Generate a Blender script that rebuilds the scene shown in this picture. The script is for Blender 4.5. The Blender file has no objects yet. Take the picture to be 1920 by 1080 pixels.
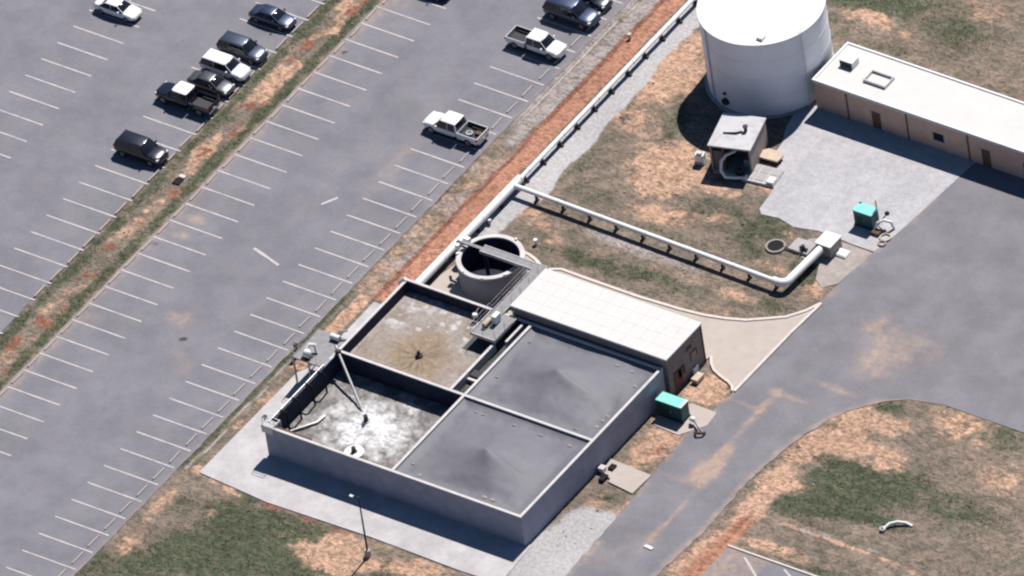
import bpy, bmesh, math, random
from mathutils import Vector, Matrix, noise
random.seed(7)
R_ = math.radians
S = bpy.context.scene
# ------------------------------------------------------------------ camera
CP = (1255.16379, -1493.09461, 1599.89640)
CR = (0.81923013, 0.56042280, -0.12160707)
CU = (-0.28730866, 0.58462707, 0.75872585)
CD = (-0.49630206, 0.58663231, -0.63995843)
cam = bpy.data.objects.new('camera', bpy.data.cameras.new('camera'))
S.collection.objects.link(cam); S.camera = cam
cam.matrix_world = Matrix(((CR[0], CU[0], -CD[0], CP[0]), (CR[1], CU[1], -CD[1], CP[1]), (CR[2], CU[2], -CD[2], CP[2]), (0, 0, 0, 1)))
cam.data.sensor_width = 36.0
cam.data.lens = 48799.18 * 36 / 1920
cam.data.clip_start = 500; cam.data.clip_end = 8000
# ------------------------------------------------------------------ light
SUN_EL, SUN_AZ = R_(56), R_(-5)          # azimuth from +y (towards -x when negative)
w = bpy.data.worlds.new('World'); S.world = w; w.use_nodes = True
nt = w.node_tree; bg = nt.nodes['Background']
sky = nt.nodes.new('ShaderNodeTexSky'); sky.sky_type = 'NISHITA'; sky.sun_disc = False
sky.sun_elevation = SUN_EL; sky.sun_rotation = SUN_AZ
nt.links.new(sky.outputs[0], bg.inputs[0]); bg.inputs[1].default_value = 0.05; sky.ozone_density = 8.0; sky.dust_density = .3
sl = bpy.data.lights.new('sun', 'SUN'); sl.energy = 5.0; sl.angle = R_(0.5); sl.color = (1, 0.955, 0.90)
so = bpy.data.objects.new('sun', sl); S.collection.objects.link(so)
sd = Vector((math.sin(SUN_AZ) * math.cos(SUN_EL), math.cos(SUN_AZ) * math.cos(SUN_EL), math.sin(SUN_EL)))
so.rotation_euler = sd.to_track_quat('Z', 'Y').to_euler()
S.view_settings.view_transform = 'Standard'; S.view_settings.look = 'None'; S.view_settings.gamma = 1
S.view_settings.exposure = 0.22
S.cycles.filter_width = 2.2
S.cycles.max_bounces = 4; S.cycles.diffuse_bounces = 1
COL = S.collection

# ------------------------------------------------------------------ object helpers
def tag(o, label=None, cat=None, group=None, kind=None):
    if label: o['label'] = label
    if cat: o['category'] = cat
    if group: o['group'] = group
    if kind: o['kind'] = kind
    return o
def empty(name, loc, rz=0, label=None, cat=None, group=None):
    o = bpy.data.objects.new(name, None); COL.objects.link(o); o.location = loc; o.rotation_euler = (0, 0, rz)
    o.empty_display_size = .3
    return tag(o, label, cat, group)
class MB:
    def __init__(s): s.v = []; s.f = []; s.cuts = []
    def add(s, vs, fs):
        n = len(s.v); s.cuts.append(n); s.v += [tuple(p) for p in vs]; s.f += [tuple(i + n for i in f) for f in fs]; return s
    def box(s, x0, x1, y0, y1, z0, z1):
        return s.add([(x0, y0, z0), (x1, y0, z0), (x1, y1, z0), (x0, y1, z0), (x0, y0, z1), (x1, y0, z1), (x1, y1, z1), (x0, y1, z1)],
                     [(0, 3, 2, 1), (4, 5, 6, 7), (0, 1, 5, 4), (1, 2, 6, 5), (2, 3, 7, 6), (3, 0, 4, 7)])
    def prism(s, pts, z0, z1):
        n = len(pts)
        vs = [(p[0], p[1], z0) for p in pts] + [(p[0], p[1], z1) for p in pts]
        return s.add(vs, [tuple(range(n - 1, -1, -1)), tuple(range(n, 2 * n))] + [(i, (i + 1) % n, n + (i + 1) % n, n + i) for i in range(n)])
    def cyl(s, a, b, r, n=12, r2=None, cap=True):
        a = Vector(a); b = Vector(b); d = (b - a).normalized(); r2 = r if r2 is None else r2
        t = Vector((0, 0, 1)) if abs(d.z) < .9 else Vector((1, 0, 0))
        u = d.cross(t).normalized(); v = d.cross(u)
        vs = [a + (u * math.cos(k * 2 * math.pi / n) + v * math.sin(k * 2 * math.pi / n)) * r for k in range(n)]
        vs += [b + (u * math.cos(k * 2 * math.pi / n) + v * math.sin(k * 2 * math.pi / n)) * r2 for k in range(n)]
        fs = [(i, n + i, n + (i + 1) % n, (i + 1) % n) for i in range(n)]
        if cap: fs += [tuple(range(n)), tuple(range(2 * n - 1, n - 1, -1))]
        return s.add(vs, fs)
    def tube(s, pts, r, n=8):
        pts = [Vector(p) for p in pts]; rings = []
        pu = None
        for i, p in enumerate(pts):
            if i == 0: d = pts[1] - p
            elif i == len(pts) - 1: d = p - pts[i - 1]
            else: d = (pts[i + 1] - p).normalized() + (p - pts[i - 1]).normalized()
            d.normalize()
            if pu is None:
                t = Vector((0, 0, 1)) if abs(d.z) < .9 else Vector((1, 0, 0)); u = d.cross(t).normalized()
            else: u = (pu - d * pu.dot(d)).normalized()
            pu = u; v = d.cross(u)
            k_ = 1.0
            if 0 < i < len(pts) - 1:
                c = (pts[i + 1] - p).normalized().dot(d); k_ = 1 / max(.5, c)
            rings.append([p + (u * math.cos(k * 2 * math.pi / n) + v * math.sin(k * 2 * math.pi / n)) * r * k_ for k in range(n)])
        vs = [q for ring in rings for q in ring]; fs = []
        for i in range(len(pts) - 1):
            for k in range(n): fs.append((i * n + k, i * n + (k + 1) % n, (i + 1) * n + (k + 1) % n, (i + 1) * n + k))
        fs += [tuple(range(n - 1, -1, -1)), tuple(range((len(pts) - 1) * n, len(pts) * n))]
        return s.add(vs, fs)
    def loft(s, rings, closed=True, cap=True):
        n = len(rings[0]); vs = [q for r in rings for q in r]; fs = []
        for i in range(len(rings) - 1):
            for k in range(n if closed else n - 1):
                fs.append((i * n + k, i * n + (k + 1) % n, (i + 1) * n + (k + 1) % n, (i + 1) * n + k))
        if cap: fs += [tuple(range(n - 1, -1, -1)), tuple(range((len(rings) - 1) * n, len(rings) * n))]
        return s.add(vs, fs)
    def ring(s, cx, cy, r0, r1, z0, z1, n=64):
        rs = []
        for k in range(n):
            a = 2 * math.pi * k / n; c, d = math.cos(a), math.sin(a)
            rs.append([(cx + r0 * c, cy + r0 * d, z0), (cx + r1 * c, cy + r1 * d, z0), (cx + r1 * c, cy + r1 * d, z1), (cx + r0 * c, cy + r0 * d, z1)])
        rs.append(rs[0])
        return s.loft(rs, cap=False)
    def blob(s, c, rx, ry, rz, n=8, m=5, jit=.12):
        rings = []
        for i in range(1, m):
            a = math.pi * i / m
            rings.append([(c[0] + rx * math.sin(a) * math.cos(2 * math.pi * k / n) * (1 + random.uniform(-jit, jit)), c[1] + ry * math.sin(a) * math.sin(2 * math.pi * k / n) * (1 + random.uniform(-jit, jit)), c[2] - rz * math.cos(a)) for k in range(n)])
        return s.loft(rings)
    def each(s, name, m, parent=None, inv=None, **k):
        # one object for every shape that was added
        cuts = sorted(set(s.cuts)) + [len(s.v)]
        for a, b in zip(cuts, cuts[1:]):
            q = MB(); q.v = s.v[a:b]; q.f = [tuple(i - a for i in f) for f in s.f if a <= f[0] < b]
            o = q.build(name, m, parent, **k)
            if inv is not None: o.matrix_parent_inverse = inv
    def build(s, name, m, parent=None, bevel=0, smooth=False, recalc=True, segs=1):
        me = bpy.data.meshes.new(name); me.from_pydata(s.v, [], s.f); me.update()
        if recalc:
            bm = bmesh.new(); bm.from_mesh(me); bmesh.ops.recalc_face_normals(bm, faces=bm.faces[:]); bm.to_mesh(me); bm.free()
        me.materials.append(m)
        if smooth:
            for p in me.polygons: p.use_smooth = True
            try: me.set_sharp_from_angle(angle=R_(40))
            except Exception: pass
        o = bpy.data.objects.new(name, me); COL.objects.link(o)
        if parent: o.parent = parent
        if bevel:
            b = o.modifiers.new('b', 'BEVEL'); b.width = bevel; b.segments = segs; b.limit_method = 'ANGLE'
        return o

# ------------------------------------------------------------------ material helpers
def mat(name, col, rough=.85, spec=.3, var=0.0, scale=1.0, col2=None, metal=0.0, bump=0.0, bscale=None, coat=0.0, dirt=None, dscale=.35, dth=(.5, .7), emis=None):
    m = bpy.data.materials.new(name); m.use_nodes = True; t = m.node_tree; N = t.nodes; L = t.links
    b = N['Principled BSDF']; b.inputs['Roughness'].default_value = rough; b.inputs['Specular IOR Level'].default_value = spec
    b.inputs['Metallic'].default_value = metal; b.inputs['Coat Weight'].default_value = coat; b.inputs['Coat Roughness'].default_value = .08
    b.inputs['Base Color'].default_value = (*col, 1)
    g = N.new('ShaderNodeNewGeometry')
    out = None
    if var or col2:
        n1 = N.new('ShaderNodeTexNoise'); n1.inputs['Scale'].default_value = scale; n1.inputs['Detail'].default_value = 6; n1.inputs['Roughness'].default_value = .65
        L.new(g.outputs['Position'], n1.inputs['Vector'])
        c2 = col2 or tuple(min(1, c * (1 + var)) for c in col); c1 = col if col2 else tuple(c * (1 - var) for c in col)
        r = N.new('ShaderNodeValToRGB'); r.color_ramp.elements[0].position = .32; r.color_ramp.elements[1].position = .68
        r.color_ramp.elements[0].color = (*c1, 1); r.color_ramp.elements[1].color = (*c2, 1)
        L.new(n1.outputs['Fac'], r.inputs[0]); out = r.outputs[0]
    if dirt:
        n2 = N.new('ShaderNodeTexNoise'); n2.inputs['Scale'].default_value = dscale; n2.inputs['Detail'].default_value = 8; n2.inputs['Roughness'].default_value = .7
        L.new(g.outputs['Position'], n2.inputs['Vector'])
        mr = N.new('ShaderNodeMapRange'); mr.inputs[1].default_value = dth[0]; mr.inputs[2].default_value = dth[1]; L.new(n2.outputs['Fac'], mr.inputs[0])
        mx = N.new('ShaderNodeMix'); mx.data_type = 'RGBA'; L.new(mr.outputs[0], mx.inputs[0])
        if out: L.new(out, mx.inputs[6])
        else: mx.inputs[6].default_value = (*col, 1)
        mx.inputs[7].default_value = (*dirt, 1); out = mx.outputs[2]
    if out: L.new(out, b.inputs['Base Color'])
    if bump:
        n3 = N.new('ShaderNodeTexNoise'); n3.inputs['Scale'].default_value = bscale or scale * 4; n3.inputs['Detail'].default_value = 4
        L.new(g.outputs['Position'], n3.inputs['Vector'])
        bu = N.new('ShaderNodeBump'); bu.inputs['Strength'].default_value = bump; bu.inputs['Distance'].default_value = .1
        L.new(n3.outputs['Fac'], bu.inputs['Height']); L.new(bu.outputs[0], b.inputs['Normal'])
    return m

def ground_mat(name, base, layers, bump=.35, rough=.95, fine=.18, fscale=5.0, macro=None, soft=(.30, .72), mottle=0):
    """base = (colA, colB, noise scale); layers = (attribute, channel, colA, colB, noise scale, amount of break-up)"""
    m = bpy.data.materials.new(name); m.use_nodes = True; t = m.node_tree; N = t.nodes; L = t.links
    b = N['Principled BSDF']; b.inputs['Roughness'].default_value = rough; b.inputs['Specular IOR Level'].default_value = .15
    g = N.new('ShaderNodeNewGeometry'); pos = g.outputs['Position']
    def nz(sc, det=7, ro=.62, off=0):
        mp = N.new('ShaderNodeMapping'); mp.inputs['Location'].default_value = (off, off * .7, 0); L.new(pos, mp.inputs[0])
        n = N.new('ShaderNodeTexNoise'); n.inputs['Scale'].default_value = sc; n.inputs['Detail'].default_value = det; n.inputs['Roughness'].default_value = ro
        L.new(mp.outputs[0], n.inputs['Vector']); return n.outputs['Fac']
    def math_(op, a, b_, c=None):
        n = N.new('ShaderNodeMath'); n.operation = op
        for i, q in enumerate((a, b_, c)):
            if q is None: continue
            if isinstance(q, (int, float)): n.inputs[i].default_value = q
            else: L.new(q, n.inputs[i])
        return n.outputs[0]
    def mix(f, a, b_, blend='MIX'):
        n = N.new('ShaderNodeMix'); n.data_type = 'RGBA'; n.blend_type = blend
        for i, q in ((0, f), (6, a), (7, b_)):
            if isinstance(q, tuple): n.inputs[i].default_value = (*q, 1)
            elif isinstance(q, (int, float)): n.inputs[i].default_value = q
            else: L.new(q, n.inputs[i])
        return n.outputs[2]
    def step(v, lo, hi):
        n = N.new('ShaderNodeMapRange'); n.interpolation_type = 'SMOOTHSTEP'; n.inputs[1].default_value = lo; n.inputs[2].default_value = hi; L.new(v, n.inputs[0]); return n.outputs[0]
    col = mix(step(nz(base[2]), .36, .62), base[0], base[1])
    seps = {}
    for i, (at_, ch, ca, cb, sc, amp) in enumerate(layers):
        if mottle and i == len(layers) - 1:
            nn = N.new('ShaderNodeTexNoise'); nn.inputs['Scale'].default_value = 1.45; nn.inputs['Detail'].default_value = 7; nn.inputs['Roughness'].default_value = .62; nn.inputs['Distortion'].default_value = 1.6
            mp = N.new('ShaderNodeMapping'); mp.inputs['Rotation'].default_value = (0, 0, R_(25)); mp.inputs['Scale'].default_value = (.75, 1.5, 1); L.new(pos, mp.inputs[0]); L.new(mp.outputs[0], nn.inputs['Vector'])
            col = mix(1.0, col, mix(step(nn.outputs['Fac'], .33, .64), (1 - mottle, 1 - mottle * 1.05, 1 - mottle * 1.1), (1 + mottle * .8, 1 + mottle * .75, 1 + mottle * .7)), 'MULTIPLY')
        if at_ not in seps:
            a = N.new('ShaderNodeAttribute'); a.attribute_name = at_; s_ = N.new('ShaderNodeSeparateColor'); L.new(a.outputs['Color'], s_.inputs[0]); seps[at_] = s_
        mk = seps[at_].outputs[ch]
        n1 = nz(sc, 7, .66, 13 * i + 5)
        f = math_('MULTIPLY', mk, math_('MULTIPLY_ADD', math_('SUBTRACT', n1, .5), amp * 6, 1.0))
        f = step(f, *soft)
        lc = mix(step(nz(sc * 2.3, 5, .6, 7 * i), .35, .65), ca, cb)
        col = mix(f, col, lc)
    fn = nz(fscale, 6, .75, 3)
    col = mix(1.0, col, mix(step(fn, .28, .72), tuple([1 - fine] * 3), tuple([1 + fine] * 3)), 'MULTIPLY')
    if macro:
        col = mix(1.0, col, mix(step(nz(macro[0], 4, .5, 91), .35, .65), tuple([1 - macro[1]] * 3), tuple([1 + macro[1]] * 3)), 'MULTIPLY')
    L.new(col, b.inputs['Base Color'])
    if bump:
        bu = N.new('ShaderNodeBump'); bu.inputs['Strength'].default_value = bump; bu.inputs['Distance'].default_value = .25
        L.new(nz(1.7, 9, .7, 3), bu.inputs['Height']); L.new(bu.outputs[0], b.inputs['Normal'])
    return m

C_asph = (.185, .173, .186); 
M = {}
M['conc'] = mat('concrete', (.40, .38, .38), var=.10, scale=.9, dirt=(.30, .28, .27), dscale=.5, dth=(.5, .8), bump=.1)
M['conc_beige'] = mat('concrete_beige', (.46, .40, .36), var=.08, scale=.8, dirt=(.38, .32, .28), dscale=.4, dth=(.52, .8), bump=.05)
M['curb'] = mat('curb_concrete', (.62, .555, .51), var=.1, scale=1.5)
M['wall'] = mat('basin_wall', (.30, .32, .40), var=.12, scale=.7, dirt=(.24, .26, .33), dscale=.5, dth=(.5, .75), bump=.1)
M['inner'] = mat('inner_wall_shade', (.022, .027, .055), var=.3, scale=.9, dirt=(.045, .045, .055), dth=(.58, .8), dscale=.7)  # navy shade of the cell walls painted into the colour
M['coping'] = mat('coping', (.60, .565, .56), var=.08, scale=1.2, dirt=(.47, .43, .41), dth=(.5, .75), dscale=.9)
M['white'] = mat('white_paint', (.80, .80, .80), rough=.5, var=.03, scale=1, dirt=(.68, .66, .64), dth=(.6, .85), dscale=.5)
M['roofwhite'] = mat('roof_membrane', (.625, .61, .595), rough=.8, var=.03, scale=.6, dirt=(.555, .53, .51), dth=(.56, .85), dscale=.4)
M['tank'] = mat('tank_paint', (.80, .82, .88), rough=.45, var=.03, scale=.4, dirt=(.72, .74, .79), dth=(.5, .8), dscale=.25)
M['brick'] = mat('brick_wall', (.60, .41, .33), rough=.9, var=.1, scale=1.2, dirt=(.50, .35, .30), dth=(.5, .8), dscale=.5, bump=.1)
M['brickgrey'] = mat('brick_grey', (.22, .19, .19), rough=.9, var=.14, scale=1.3, bump=.1)
M['brown'] = mat('brown_brick', (.13, .08, .06), rough=.9, var=.2, scale=2)
M['dark'] = mat('dark_metal', (.035, .035, .04), rough=.6, var=.2, scale=3)
M['hole'] = mat('dark_opening', (.012, .012, .014), rough=.9)
M['grating'] = mat('steel_grating', (.24, .23, .24), rough=.6, metal=.2, var=.18, scale=2.5)
M['galv'] = mat('galvanised', (.42, .42, .43), rough=.45, metal=.4, var=.12, scale=2)
M['shedroof'] = mat('shed_roof', (.52, .51, .53), rough=.7, var=.07, scale=1, dirt=(.36, .35, .36), dscale=.8)
M['shedwall'] = mat('shed_wall', (.33, .28, .26), rough=.85, var=.1, scale=1)
M['teal'] = mat('teal_paint', (.24, .66, .58), rough=.4, var=.06, scale=2)
M['tealshade'] = mat('teal_side_shade', (.012, .075, .085), rough=.45, var=.15, scale=2)  # darker copy of the teal, shade on the sides painted in
M['paint'] = mat('road_paint', (.52, .465, .46), rough=.8, var=.10, scale=3, dirt=(.33, .295, .30), dth=(.50, .72), dscale=1.4)
M['stop'] = mat('wheel_stop', (.43, .365, .34), rough=.9, var=.12, scale=3)
M['tan'] = mat('tan_slab', (.56, .45, .35), rough=.9, var=.1, scale=1.5)
M['glass'] = mat('car_glass', (.012, .014, .02), rough=.08, spec=.6)
M['bglass'] = mat('window_glass', (.02, .02, .03), rough=.15, spec=.6)
M['tyre'] = mat('tyre_rubber', (.02, .02, .02), rough=.9)
M['rim'] = mat('wheel_rim', (.35, .35, .36), rough=.35, metal=.7)
M['lampglass'] = mat('lamp_lens', (.7, .7, .7), rough=.15, spec=.8)
M['redlens'] = mat('red_lens', (.35, .02, .02), rough=.2, spec=.6)
M['plate'] = mat('plate', (.6, .6, .6), rough=.5)
M['orange'] = mat('rust_orange', (.45, .22, .10), rough=.8, var=.2, scale=3)

# ------------------------------------------------------------------ painted surface masks in metres
def at(px, py, z=0.0):
    vx = [CD[i] + (px - 960) / 48799.18 * CR[i] - (py - 540) / 48799.18 * CU[i] for i in range(3)]
    t = (z - CP[2]) / vx[2]
    return (CP[0] + vx[0] * t, CP[1] + vx[1] * t)
def ss(a, b, x):
    t = max(0, min(1, (x - a) / (b - a))); return t * t * (3 - 2 * t)
def fb(x, y, s, o=0):
    return noise.fractal(Vector((x * s, y * s, o)), 1.0, 2.0, 4)
def grid(xs, ys, zf, name, m, attrs, xf=None):
    nx, ny = len(xs), len(ys); vs = []; cols = [[] for _ in attrs]
    for j, y in enumerate(ys):
        for i, x in enumerate(xs):
            X, Y = xf(x, y) if xf else (x, y)
            vs.append((X, Y, zf(X, Y)))
            for c, (an, fn) in zip(cols, attrs): c.extend((*fn(X, Y), 1.0))
    fs = [(j * nx + i, j * nx + i + 1, (j + 1) * nx + i + 1, (j + 1) * nx + i) for j in range(ny - 1) for i in range(nx - 1)]
    me = bpy.data.meshes.new(name); me.from_pydata(vs, [], fs); me.update()
    for c, (an, fn) in zip(cols, attrs):
        a = me.color_attributes.new(an, 'FLOAT_COLOR', 'POINT'); a.data.foreach_set('color', c)
    me.materials.append(m)
    for p in me.polygons: p.use_smooth = True
    o = bpy.data.objects.new(name, me); COL.objects.link(o); return o
def lin(a, b, st):
    n = max(1, int(round((b - a) / st))); return [a + (b - a) * i / n for i in range(n + 1)]

# splats: kind, world centre, radii along x / y, strength
SP = []
def sp(kind, px, py, rx, ry, s=1.0):
    x, y = at(px, py); SP.append((kind, x, y, rx, ry, s))
G, O, P, RD, GY = range(5)   # green, orange dirt, pale gravel, dark red soil, grey grit
# upper right field
for a in [(1060, 300, 3.2, 3.5, .75), (1090, 250, 2.5, 3, .5), (1190, 195, 1.2, 3.5, .8), (1285, 100, 1.3, 3.5, .8), (1270, 225, 2, 3.0, .85), (1300, 30, 1.6, 2, .8), (1345, 385, 3.5, 1.6, .75),
          (1470, 400, 3.3, 1.7, .95), (1440, 430, 3.5, 1.6, .8), (1120, 370, 3, 1.2, .6), (1240, 430, 3, 1.0, .5), (1510, 500, 1.5, 1.2, .8), (1520, 520, 2, 1.6, .7), (1390, 440, 4, 1.5, .6), (1420, 480, 3.5, 1.1, .7), (1300, 460, 4, .9, .5), (1160, 340, 3, 2.5, .35)]: sp(G, *a)
for a in [(1270, 110, 2.6, 3.6, 1), (1300, 85, 1.5, 2.5, .9), (1230, 160, 2.6, 3.2, 1), (1290, 150, 2, 3, .9), (1190, 225, 3.2, 2.2, .8), (1230, 300, 3.5, 3.2, 1), (1290, 330, 2.8, 1.8, 1.1), (1230, 350, 3, 2, .9), (1260, 405, 2.8, 1.4, .95), (1200, 400, 3, 1.2, .7), (1110, 240, 1.5, 3, .4),
          (1290, 290, 2, 2, 1), (1470, 365, 1.6, .8, .9), (1420, 345, 2.2, .8, .9), (1350, 410, 3.0, 1.2, .6), (1360, 360, 3, 1.0, .8), (1450, 498, 3.5, 1.0, .7), (1480, 440, 2.5, 1, .5)]: sp(O, *a)
# strip between the cross pipe and the drive
for a in [(1010, 440, 2.5, 1.6, .6), (1080, 480, 2.8, 1.3, .95), (1150, 505, 3.2, 1.4, .8), (1270, 540, 3, 1.2, .8), (1210, 510, 3, 1.2, .6), (1450, 570, 3.2, 1.3, .8), (1380, 570, 3, 1.0, .5), (1530, 530, 1.2, 1.8, .5), (940, 410, 1, 2, .5)]: sp(G, *a)
for a in [(985, 392, 2.2, 1.2, .9), (1020, 425, 2.5, 1.2, .7), (1040, 455, 1.5, 1, .6), (1380, 555, 3, 1.0, .95), (1340, 580, 3, .8, .6), (1525, 545, 1.6, 1.6, 1), (1550, 520, .9, 1.6, .8), (1290, 520, 3, .7, .5), (1180, 470, 3, .6, .4)]: sp(O, *a)
for a in [(1120, 440, 3.2, .8, .9), (1200, 470, 3.4, .9, 1), (1290, 500, 3.2, .7, .8)]: sp(GY, *a)
# bottom lawn
for a in [(430, 960, 3.5, 2.0, 1), (520, 985, 3.5, 2.6, 1), (590, 1000, 2.2, 1.6, .9), (380, 1020, 4, 3.5, .9), (480, 1040, 4, 3, 1), (400, 1065, 4, 3, .9), (300, 1040, 3, 3, .6), (330, 940, 1.5, 2, .7), (560, 1060, 2.6, 2, .85), (720, 1075, 1.8, 1.5, .9), (100, 1075, 6, 5, .8), (250, 1075, 5, 3, .8),
          (640, 1100, 8, 2.5, .7), (830, 1110, 5, 2, .6), (470, 930, 1.8, 1.0, .8), (1060, 1110, 2, 3, .6)]: sp(G, *a)
for a in [(600, 1040, 2.6, 2.0, 1), (650, 1015, 2.6, 1.5, 1), (630, 1065, 2.4, 1.8, .9), (560, 1020, 1.6, 1, .5), (690, 1060, 2, 1.5, .8), (760, 1068, 2.6, 1.2, .9), (820, 1078, 3, 1.0, .9), (240, 1020, 1.3, 2.2, .9), (395, 960, .9, .7, .8), (290, 960, 1.0, 2.2, .8), (320, 925, 1.2, 1.5, .6), (400, 900, 1.1, .6, .8), (440, 925, 1.6, .3, .9),
          (525, 1000, .7, .5, .5), (490, 1000, 1.5, .5, .35), (330, 1000, 1.4, .3, .3)]: sp(O, *a)
# east of the basin
for a in [(1250, 820, 2.2, 2.8, 1), (1210, 850, 2, 2.5, .9), (1280, 800, 1.5, 1.5, 1), (1330, 720, 1.6, 2, 1), (1310, 735, 2.2, 1.5, 1), (1345, 740, 1.4, 1.5, .9), (1120, 940, 1.0, 2, .8), (1190, 945, 1.2, 1, .9), (1050, 950, .8, 2.5, .9), (1180, 890, 1, 2, .5), (1150, 960, 1.5, .8, .6), (1355, 700, .8, 2, .7)]: sp(O, *a)
for a in [(1135, 932, 1.9, .9, 1), (1215, 800, .6, .8, .6), (1175, 855, .8, 1, .5)]: sp(G, *a)
for a in [(1235, 845, .8, 1.2, .8), (1200, 835, .8, .8, .5)]: sp(RD, *a)
for a in [(1090, 975, 1.9, 2.3, 1.3), (1030, 1020, 2.5, 2.5, 1.4), (1100, 1000, 2, 2.5, 1.2), (1060, 1045, 3, 3, 1.4), (1000, 1075, 3.5, 3, 1.4), (1140, 975, 1, 1.3, .8), (1205, 900, .3, .5, .5)]: sp(P, *a)
# right of the road
for a in [(1590, 790, 2.5, 1.8, 1), (1560, 830, 3.0, 2.2, 1), (1500, 850, 2, 2.4, 1), (1620, 780, 3, 1.4, .9), (1450, 900, 1.6, 2.6, 1), (1420, 940, 1.3, 2.2, 1), (1480, 910, 2, 1.4, .9), (1600, 830, 3, 1.2, .9), (1670, 800, 2.2, 1.4, .8), (1680, 850, 2.5, 1.5, .6), (1650, 870, 3, 1.2, .8),
          (1400, 965, 1.5, 1.5, 1), (1350, 1010, 1.4, 3, 1), (1290, 1060, 1.6, 3.5, 1), (1310, 1070, 2, 3, .9), (1440, 1020, 2.5, .7, .8), (1500, 1040, 3, .7, .5), (1560, 945, 1.2, .7, .4), (1610, 930, 1.4, .6, .4), (1800, 800, 5, 3, .8), (1880, 900, 4, 3, .7), (1780, 740, 5, 1.2, .9)]: sp(O, *a)
for a in [(1560, 900, 3.8, 2.6, 1), (1520, 945, 3.4, 1.8, 1), (1600, 900, 2.6, 2.6, .9), (1640, 930, 3, 2.4, .95), (1480, 950, 2.2, 1.3, .8), (1590, 960, 4, 1.2, .9), (1650, 770, .9, 2.2, .8), (1680, 765, 1.6, .9, .9), (1630, 820, 1.2, 2.2, .6), (1700, 900, 3, 2.6, .8), (1660, 980, 3, 1, .7), (1800, 960, 6, 3, .9), (1880, 820, 4, 3, .8),
          (1400, 1005, 1.5, .4, .8), (1500, 1060, 4, .7, .6), (1600, 1090, 5, .9, .7), (1560, 1000, 5, .5, .6)]: sp(G, *a)
for a in [(1395, 975, .4, 3, 1), (1350, 1022, .22, 4, .8), (1300, 1072, .22, 4, .8), (1325, 1052, .15, 3, .6)]: sp(RD, *a)
for a in [(1395, 985, 1.0, 2.5, .8), (1345, 1030, 1.3, 4, .9), (1290, 1085, 1.4, 4, .9)]: sp(5, *a)
for a in [(1500, 842, 1.9, .5, 1.1), (1545, 858, 2, .6, 1), (1590, 872, 2, .7, 1), (1565, 797, 1.1, .4, .9), (1590, 830, .8, .6, .9), (1620, 805, .6, 1.6, .9), (1475, 905, .6, .5, .7), (1430, 905, .5, .8, .6), (1455, 945, .4, .8, .6), (1310, 395, 1.5, .4, .6), (1215, 320, .8, .5, .6), (1250, 260, .6, 1, .6), (1230, 210, .5, .8, .6), (1280, 190, .4, 1.2, .6), (1190, 260, 1.2, .4, .6), (1270, 370, 1.6, .4, .7), (1215, 370, .4, 1.2, .6)]: sp(G, *a)
for a in [(510, 950, 1.6, .35, 1.3), (580, 975, 1.4, .3, 1.2), (640, 998, 1.5, .3, 1.2), (560, 960, 1.0, .25, 1)]: sp(RD, *a)
for a in [(430, 915, 1, .3, 1), (500, 940, 1.3, .25, 1), (560, 962, 1.2, .2, .9), (720, 1028, 1.5, .3, .9), (800, 1056, 2, .3, .9)]: sp(O, *a)
for a in [(1480, 985, 3, .3, .9), (1560, 1014, 4, .3, .9), (1640, 1044, 4, .3, .9), (1760, 1090, 6, .3, .9), (1420, 1022, 1.5, .5, 1), (1480, 1045, 2.5, .35, .9), (1245, 770, 1.2, 1.5, .9), (1290, 845, .8, 1.5, .8), (1060, 985, .5, 3, .8)]: sp(O, *a)
for a in [(1510, 993, 1.4, .35, 1), (1545, 1003, 1.2, .4, 1), (1640, 1032, 3, .3, .8)]: sp(GY, *a)
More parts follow.
